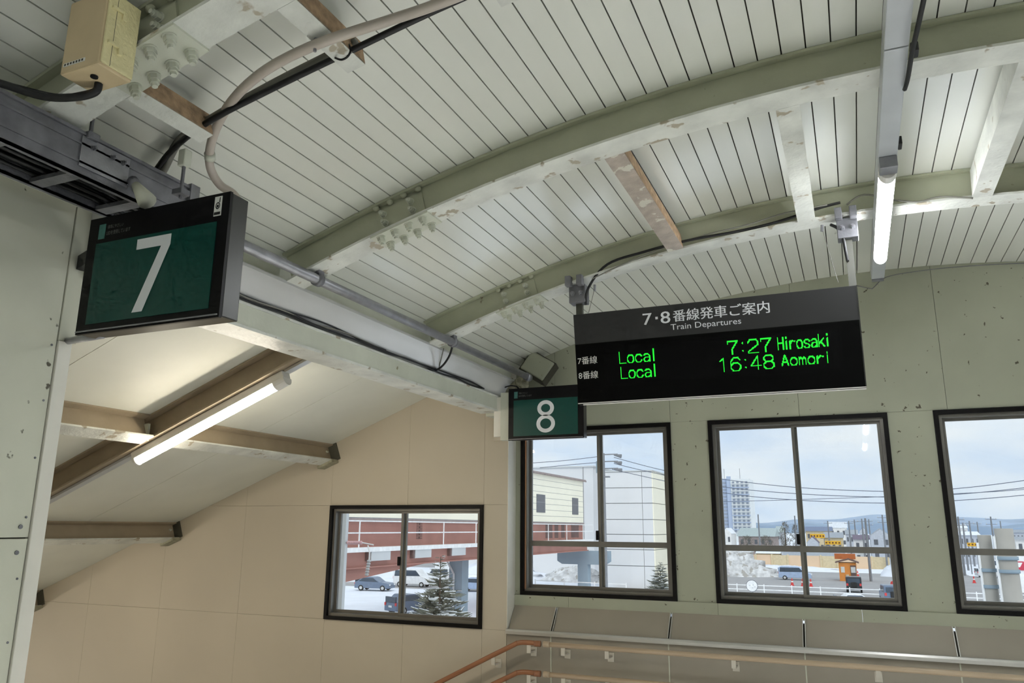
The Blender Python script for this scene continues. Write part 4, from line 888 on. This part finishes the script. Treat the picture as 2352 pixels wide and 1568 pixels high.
def guard(x0_, x1_, y0_, y1_, label, h=1.0, step=2.9):
    g = thing('guard_fence', label, 'fence', (x0_, y0_, ZG)); n = max(2, int(math.hypot(x1_-x0_, y1_-y0_)/step))
    for z in (h, h*.55): MB().bar((x0_, y0_, ZG+z), (x1_, y1_, ZG+z), .06, .09).build('rail', 'white_rail', g)
    for k in range(n+1): t_ = k/n; MB().box(x0_+(x1_-x0_)*t_-.05, x0_+(x1_-x0_)*t_+.05, y0_+(y1_-y0_)*t_-.05, y0_+(y1_-y0_)*t_+.05, ZG, ZG+h+.15).build('post', 'white_rail', g)
guard(-22, 40, 95.2, 93.4, 'long white tube fence along the car park')
guard(-36, -24.5, 90.4, 89.2, 'white tube fence below the T-shaped pier')
guard(-56, -46, 97, 97.5, 'white fence behind the parked vans under the footbridge')
def snowbank(cx, cy, rx, ry, h, seed, label, m='dirty_snow'):
    random.seed(seed); b = MB(); n, mm = 26, 12; k = len(b.v)
    for i in range(mm+1):
        f_ = i/mm
        for j in range(n):
            a = 2*math.pi*j/n; q = (1-f_); zz = h*(1-q*q)*(.8+.4*random.random()) if 0 < i < mm else (0 if i == 0 else h)
            b.v.append(Vector((cx+rx*q*math.cos(a)*(1+.12*random.uniform(-1, 1)), cy+ry*q*math.sin(a), ZG+zz)))
    for i in range(mm):
        for j in range(n): j2 = (j+1) % n; b.f.append((k+i*n+j, k+i*n+j2, k+(i+1)*n+j2, k+(i+1)*n+j))
    return tag(b.build('snow_bank', m, smooth=True), label, 'snow bank')
snowbank(-20.3, 131, 9.0, 4.0, 3.7, 1, 'large dirty ploughed snow bank left of the minivan')
snowbank(6.3, 142, 3.6, 3, 2.6, 2, 'white snow heap right of the orange booth', 'snow')
snowbank(-49, 108, 8, 4, 2.2, 3, 'white snow mound behind the snowy conifer', 'snow')
snowbank(-36.2, 106, 5.5, 3, 1.8, 4, 'low snow heap beneath the footbridge end', 'dirty_snow')
snowbank(-14.0, 150, 14, 1.2, .9, 6, 'low snow ridge at the foot of the tan wall', 'snow')
tf = thing('tan_wall', 'long tan boundary wall with posts across the street', 'wall', (-10, 166, ZG))
for k in range(16):
    xx = -34+k*3.0
    if xx > 4: break
    MB().box(xx, xx+2.96, 165.9, 166.2, ZG, ZG+2.2).build('panel', 'fence_tan' if k % 3 else 'house_tan', tf); MB().box(xx-.15, xx+.15, 165.75, 166.3, ZG, ZG+2.35).build('pillar', 'house_tan', tf)

# houses and town
def house(px0, px1, pe, pr_, Y, dp_, wm, rm, label, ridge='x', name='house', nwin=3, cat='house'):
    a, c = at(px0, pe, Y=Y), at(px1, pe, Y=Y); x0_, x1_ = a.x, c.x; ze = (a.z+c.z)/2; zr_ = at((px0+px1)/2, pr_, Y=Y).z
    h = thing(name, label, cat, ((x0_+x1_)/2, Y+dp_/2, ZG))
    MB().box(x0_, x1_, Y, Y+dp_, ZG, ze).build('wall', wm, h)
    ov = (x1_-x0_)*.05
    if ridge == 'x': MB().prismx([(Y-.4, ze-.05), (Y+dp_/2, zr_), (Y+dp_+.4, ze-.05)], x0_-ov, x1_+ov).build('roof', rm, h)
    elif ridge == 'y':
        MB().prism([(x0_-ov, ze-.1), ((x0_+x1_)/2, zr_), (x1_+ov, ze-.1)], Y+.3, Y+dp_).build('roof', rm, h); MB().prism([(x0_, ze), ((x0_+x1_)/2, zr_-.2), (x1_, ze)], Y, Y+.3).build('gable', wm, h)
    else: MB().box(x0_-ov, x1_+ov, Y-.2, Y+dp_, ze, max(zr_, ze+.2)).build('roof', rm, h)
    for k in range(nwin):
        t_ = (k+.5)/nwin; xx = x0_+(x1_-x0_)*t_; ww = (x1_-x0_)/nwin*.2
        for zz in (ze-1.9, ze-4.6):
            if zz > ZG+.3: MB().box(xx-ww, xx+ww, Y-.06, Y, zz, zz+1.1).build('window', 'win_dark', h)
    return h
house(1658, 1679, 1224, 1212, 185, 8, 'house_white', 'roof_snow', 'small white house at the left edge of the middle window', 'y', nwin=2)
house(1696, 1776, 1231, 1212, 205, 14, 'house_brown', 'roof_teal', 'long warehouse with a grey-green roof below the tower', 'x', 'warehouse', 5, 'building')
house(1780, 1796, 1222, 1208, 232, 10, 'house_grey', 'roof_teal', 'narrow grey house beside the warehouse')
house(1850, 1908, 1219, 1209, 225, 12, 'house_tan', 'roof_blue', 'tan shop with a blue-grey roof right of the mullion', nwin=4, name='shop', cat='building')
house(1853, 1879, 1245, 1231, 190, 7, 'house_grey', 'roof_purple', 'small house with a dark purple gable', 'y', nwin=1)
house(1905, 1944, 1212, 1198, 250, 10, 'house_white', 'roof_snow', 'white flat-roofed house on the skyline', 'flat', nwin=3)
house(1942, 1970, 1226, 1216, 228, 8, 'house_grey', 'roof_grey', 'grey house among the utility poles')
house(1974, 1992, 1220, 1209, 262, 8, 'house_grey', 'roof_blue', 'narrow blue-roofed gable house', 'y', nwin=1)
house(1999, 2046, 1230, 1213, 190, 10, 'house_grey', 'roof_grey', 'large pale grey gabled house at the right of the middle window', 'y', nwin=2)
house(1960, 1996, 1238, 1228, 200, 7, 'house_white', 'roof_purple', 'low house with a mauve roof behind the booth', nwin=2)
house(1893, 1935, 1234, 1222, 200, 8, 'house_tan', 'roof_grey', 'tan building behind the long yellow sign', nwin=3)
house(2186, 2222, 1212, 1204, 260, 10, 'house_white', 'roof_snow', 'white house at the left of the right window', nwin=3)
house(2190, 2250, 1228, 1220, 200, 10, 'house_grey', 'roof_snow', 'low snowy roofed row left of the concrete posts', nwin=5)
house(2316, 2360, 1222, 1216, 240, 12, 'house_grey', 'roof_grey', 'wide grey building beyond the thicker concrete post', nwin=5)
house(2332, 2372, 1238, 1232, 170, 12, 'house_white', 'roof_grey', 'pale blue-white building at the right picture edge', nwin=2)
house(1664, 1722, 1268, 1262, 169, 5, 'house_white', 'roof_snow', 'low white shed behind the tan wall', 'flat', nwin=3, name='shed')
house(1738, 1790, 1270, 1262, 169, 5, 'house_tan', 'roof_snow', 'low tan shed with snow on its roof behind the tan wall', nwin=2, name='shed')
house(1806, 1935, 1280, 1266, 169, 5, 'house_brown', 'roof_grey', 'long low grey roofed building behind the tan wall', nwin=6, name='shed')
house(2400, 2470, 1232, 1216, 205, 12, 'house_tan', 'roof_snow', 'tan house beyond the right picture edge', nwin=4)
house(2500, 2590, 1228, 1210, 230, 12, 'house_white', 'roof_blue', 'blue-roofed house beyond the right picture edge', nwin=4)
house(2640, 2720, 1236, 1220, 190, 12, 'house_grey', 'roof_grey', 'grey house farthest beyond the right picture edge', nwin=4)
def flat_sign(px0, px1, py0, py1, Y, label, m='sign_yellow', marks=5):
    a = at(px0, py1, Y=Y); c = at(px1, py0, Y=Y); s = thing('shop_sign', label, 'sign', (a.x, Y, a.z))
    MB().box(a.x, c.x, Y-.15, Y, a.z, c.z).build('panel', m, s)
    for k in range(marks):
        w = (c.x-a.x)/marks; x_ = a.x+w*(k+.25); MB().box(x_, x_+w*.5, Y-.2, Y-.15, a.z+(c.z-a.z)*.3, a.z+(c.z-a.z)*.7).build('mark', 'ink' if m == 'sign_yellow' else 'white_rail', s)
    for x_ in (a.x+.2, c.x-.2): MB().box(x_-.08, x_+.08, Y-.02, Y+.14, ZG, a.z+.1).build('post', 'pole_grey', s)
flat_sign(1861, 1894, 1226, 1235, 199, 'yellow shop sign on the tan shop'); flat_sign(1895, 1931, 1242, 1250, 178, 'long yellow sign above the car park'); flat_sign(2222, 2245, 1246, 1254, 156, 'yellow sign left of the concrete posts', marks=3)
sgn = thing('red_sign', 'red square sign with a white slanted emblem at the right edge', 'sign', at(2340, 1300, Y=62))
a = at(2331, 1309, Y=62); c = at(2351, 1289, Y=62); MB().box(a.x-.5, c.x+1.2, 61.98, 62.02, a.z-1.4, c.z+.5).build('white_board', 'white_rail', sgn); MB().box(a.x, c.x, 61.93, 61.98, a.z, c.z).build('red_square', 'sign_red', sgn)
w = c.x-a.x; MB().hexa([(a.x+w*.12, 61.93, a.z+w*.35), (a.x+w*.55, 61.93, a.z+w*.35), (a.x+w*.85, 61.93, a.z+w*.88), (a.x+w*.36, 61.93, a.z+w*.88)], [(a.x+w*.12, 61.91, a.z+w*.35), (a.x+w*.55, 61.91, a.z+w*.35), (a.x+w*.85, 61.91, a.z+w*.88), (a.x+w*.36, 61.91, a.z+w*.88)]).build('emblem', 'white_rail', sgn)
for x_ in (a.x, c.x+.6): MB().box(x_-.06, x_+.06, 62.02, 62.14, ZG, a.z).build('post', 'pole_grey', sgn)

# apartment tower
tw = thing('apartment_tower', 'tall pale apartment tower with balconies on the skyline', 'tower', (-60, 455, ZG))
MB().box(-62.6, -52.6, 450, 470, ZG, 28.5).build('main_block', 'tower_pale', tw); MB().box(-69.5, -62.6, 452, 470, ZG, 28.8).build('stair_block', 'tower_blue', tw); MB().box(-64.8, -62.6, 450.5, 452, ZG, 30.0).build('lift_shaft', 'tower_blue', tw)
wm_ = MB().box(-.62, .62, -.05, .05, -.5, .5).build('window', 'tower_window', tw); wm_.location = Vector((-61.2, 449.9, 26.6))-org(tw)
for fl in range(15):
    z = 26.6-fl*1.88
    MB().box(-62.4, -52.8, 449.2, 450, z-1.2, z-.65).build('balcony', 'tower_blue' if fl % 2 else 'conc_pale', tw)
    for k in range(4):
        if fl == 0 and k == 0: continue
        share(wm_, 'window', (-61.2+k*2.35, 449.9, z), tw)
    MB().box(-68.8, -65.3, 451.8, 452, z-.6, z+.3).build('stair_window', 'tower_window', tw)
for x_ in (-66.5, -58): MB().tube([(x_, 455, 28.5), (x_, 455, 34.5)], .12, 6).build('mast', 'pole_grey', tw)

# hills
random.seed(11)
def ridge(Y, base, amp, m, label, x0_, x1_, f):
    b = MB(); n = 260
    for i in range(n+1):
        x_ = x0_+(x1_-x0_)*i/n; z = base+amp*f(x_)+random.uniform(-1, 1)*amp*.05
        b.v += [Vector((x_, Y, ZG)), Vector((x_, Y, z*.6)), Vector((x_, Y+120, z)), Vector((x_, Y+400, ZG))]
    for i in range(n):
        for j in range(3): b.f.append((4*i+j, 4*i+4+j, 4*i+5+j, 4*i+1+j))
    return tag(b.build('hills', m), label, kind='structure')
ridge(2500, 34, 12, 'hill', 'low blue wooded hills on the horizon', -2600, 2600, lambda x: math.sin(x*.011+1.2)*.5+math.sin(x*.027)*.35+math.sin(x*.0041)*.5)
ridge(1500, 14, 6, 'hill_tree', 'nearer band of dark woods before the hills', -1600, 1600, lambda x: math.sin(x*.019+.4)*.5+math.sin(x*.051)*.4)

# utility poles and overhead wires
def upole(x_, y_, h, label, arms=2):
    p = thing('utility_pole', label, 'utility pole', (x_, y_, ZG), 'utility poles of the street')
    MB().tube([(x_, y_, ZG), (x_, y_, ZG+h)], [.19, .13], 8).build('pole', 'pole_grey', p)
    for k in range(arms):
        z = ZG+h-.5-k*.9; MB().bar((x_-.9, y_, z), (x_+.9, y_, z), .09, .09).build('crossarm', 'pole_grey', p)
        for s in (-.8, 0, .8): MB().tube([(x_+s, y_, z), (x_+s, y_, z+.25)], .06, 6).build('insulator', 'conc_pale', p)
    return p
for k, (px_, py_, Y, ar, where) in enumerate(((1741, 1181, 175, 0, 'in front of the teal-roofed warehouse'), (1825, 1184, 178, 0, 'beside the bare trees'), (1901, 1196, 190, 1, 'left of the white flat-roofed house'), (1949, 1196, 180, 1, 'right of the white flat-roofed house'), (1962, 1193, 212, 1, 'second behind the orange booth'), (1979, 1191, 172, 1, 'above the traffic cone by the booth'), (1987, 1190, 126.5, 0, 'thick, just right of the orange booth'), (1995, 1192, 215, 2, 'thin, right of the booth pole'), (2026, 1182, 165, 2, 'tall, before the pale gabled house'), (2200, 1186, 150, 2, 'tallest at the left of the right window'), (2211, 1200, 170, 1, 'second at the left of the right window'), (2226, 1196, 190, 1, 'above the yellow sign'), (2244, 1198, 222, 1, 'just left of the thinner concrete post'), (2275, 1186, 170, 2, 'behind the gap between the concrete posts'), (2297, 1196, 240, 0, 'above the thicker concrete post'))):
    q = at(px_, py_, Y=Y); upole(q.x, Y, q.z-ZG, 'grey utility pole '+where, ar)
pt = thing('transformer_pole', 'utility pole with transformer and insulators behind the window nearest the stairwell', 'utility pole', (-18.1, 60, ZG))
MB().tube([(-18.1, 60, ZG), (-18.1, 60, 7.45)], [.19, .14], 10).build('pole', 'pole_grey', pt); MB().tube([(-18.3, 59.7, 5.9), (-18.3, 59.7, 6.8)], .28, 12).build('transformer', 'conc_blue', pt)
for z in (7.3, 6.75, 6.2):
    MB().bar((-18.1, 60, z+.05), (-16.9, 60, z+.05), .08, .08).build('crossarm', 'pole_grey', pt); MB().tube([(-17.2, 60, z), (-16.6, 60, z-.12)], [.05, .16], 8).build('insulator', 'pole_grey', pt)
MB().box(-18.5, -17.6, 59.8, 60.2, 5.55, 5.65).build('platform', 'pole_grey', pt)
def owire(pts, Y, r_, label): 
    P = [at(a, b, Y=Y) for a, b in pts]
    return tag(MB().tube(bez(P, 6), r_, 5).build('overhead_wire', 'wire', smooth=True), label, 'wire', 'overhead wires')
owire([(1410, 1050), (1526, 1080), (1650, 1099), (1830, 1119), (2035, 1128), (2180, 1123), (2360, 1102), (2700, 1050), (3200, 950)], 60, .024, 'topmost overhead wire crossing all three windows')
owire([(1410, 1064), (1490, 1083), (1655, 1117), (1840, 1134), (2035, 1141), (2180, 1136), (2360, 1119), (2700, 1076), (3200, 985)], 60, .024, 'second overhead wire crossing the windows')
owire([(1408, 1077), (1430, 1083), (1655, 1130), (1830, 1148), (2035, 1155), (2180, 1150), (2360, 1136), (2700, 1100), (3200, 1020)], 60, .024, 'lowest overhead wire from the transformer pole')
owire([(1655, 1152), (1830, 1147), (2035, 1140), (2180, 1134), (2360, 1123), (2700, 1090), (3200, 1030)], 62, .02, 'overhead wire rising to the right, crossing the others')
owire([(1220, 1063), (1300, 1057), (1384, 1047)], 60, .024, 'upper overhead wire left of the transformer pole'); owire([(1240, 1074), (1310, 1067), (1384, 1061)], 60, .024, 'lower overhead wire left of the transformer pole')

# round bare trees
def bush(px_, py0, py1, Y, wpx, seed, label):
    random.seed(seed); b0 = at(px_, py1, Y=Y); t0_ = at(px_, py0, Y=Y); w = wpx*Y/FPX; b0.z = ZG; t = thing('bare_tree', label, 'tree', b0, 'bare trees of the street')
    MB().tube([b0, (b0.x, b0.y, t0_.z-w*.4)], [.25, .1], 6).build('trunk', 'bark', t); m_ = MB()
    for k in range(420):
        a = random.random()*6.28; r_ = math.sqrt(random.random()); z = random.random(); c_ = Vector((b0.x+math.cos(a)*r_*w*.5*math.sin(.5+z*2.4), b0.y+math.sin(a)*r_*w*.5, b0.z+(t0_.z-b0.z)*(.35+.65*z))); d = Vector((random.uniform(-1, 1), random.uniform(-1, 1), random.uniform(.2, 1)))*.5
        m_.hexa([c_, c_+Vector((.09, 0, 0)), c_+Vector((0, .09, 0))], [c_+d, c_+d+Vector((.04, 0, 0)), c_+d+Vector((0, .04, 0))])
    tag(m_.build('twigs', 'bush', t), kind='stuff')
bush(1805, 1200, 1250, 184, 26, 1, 'dark bushy tree left of the mullion'); bush(1829, 1206, 1252, 196, 22, 2, 'bare tree touching the mullion'); bush(1716, 1232, 1252, 192, 36, 3, 'leafless shrub row left in front of the warehouse'); bush(1760, 1232, 1252, 192, 36, 4, 'leafless shrub row right in front of the warehouse')

# concrete posts close outside the right window
for (x0_, x1_, zt_, zb_, Y, lab) in ((2.955, 3.30, 1.575, -.95, 25, 'thinner of two concrete posts outside the right window'), (3.31, 3.77, 1.75, -.72, 24.6, 'thicker of two concrete posts outside the right window')):
    p = thing('concrete_post', lab, 'post', ((x0_+x1_)/2, Y, ZG)); cx, r_ = (x0_+x1_)/2, (x1_-x0_)/2
    MB().tube([(cx, Y, ZG), (cx, Y, zt_)], [r_*1.15, r_*.95], 20).build('shaft', 'post_conc', p, smooth=True)
    for z in (.62, zb_+1.15 if x0_ < 3.2 else .95): MB().tube([(cx, Y, z), (cx, Y, z+.09)], r_*1.12, 20).build('steel_band', 'conc_blue', p, smooth=True)
    MB().tube([(cx-r_*1.05, Y-.05, ZG), (cx-r_*1.05, Y-.05, zt_-.2)], .035, 8).build('cable_pipe', 'white_rail', p)
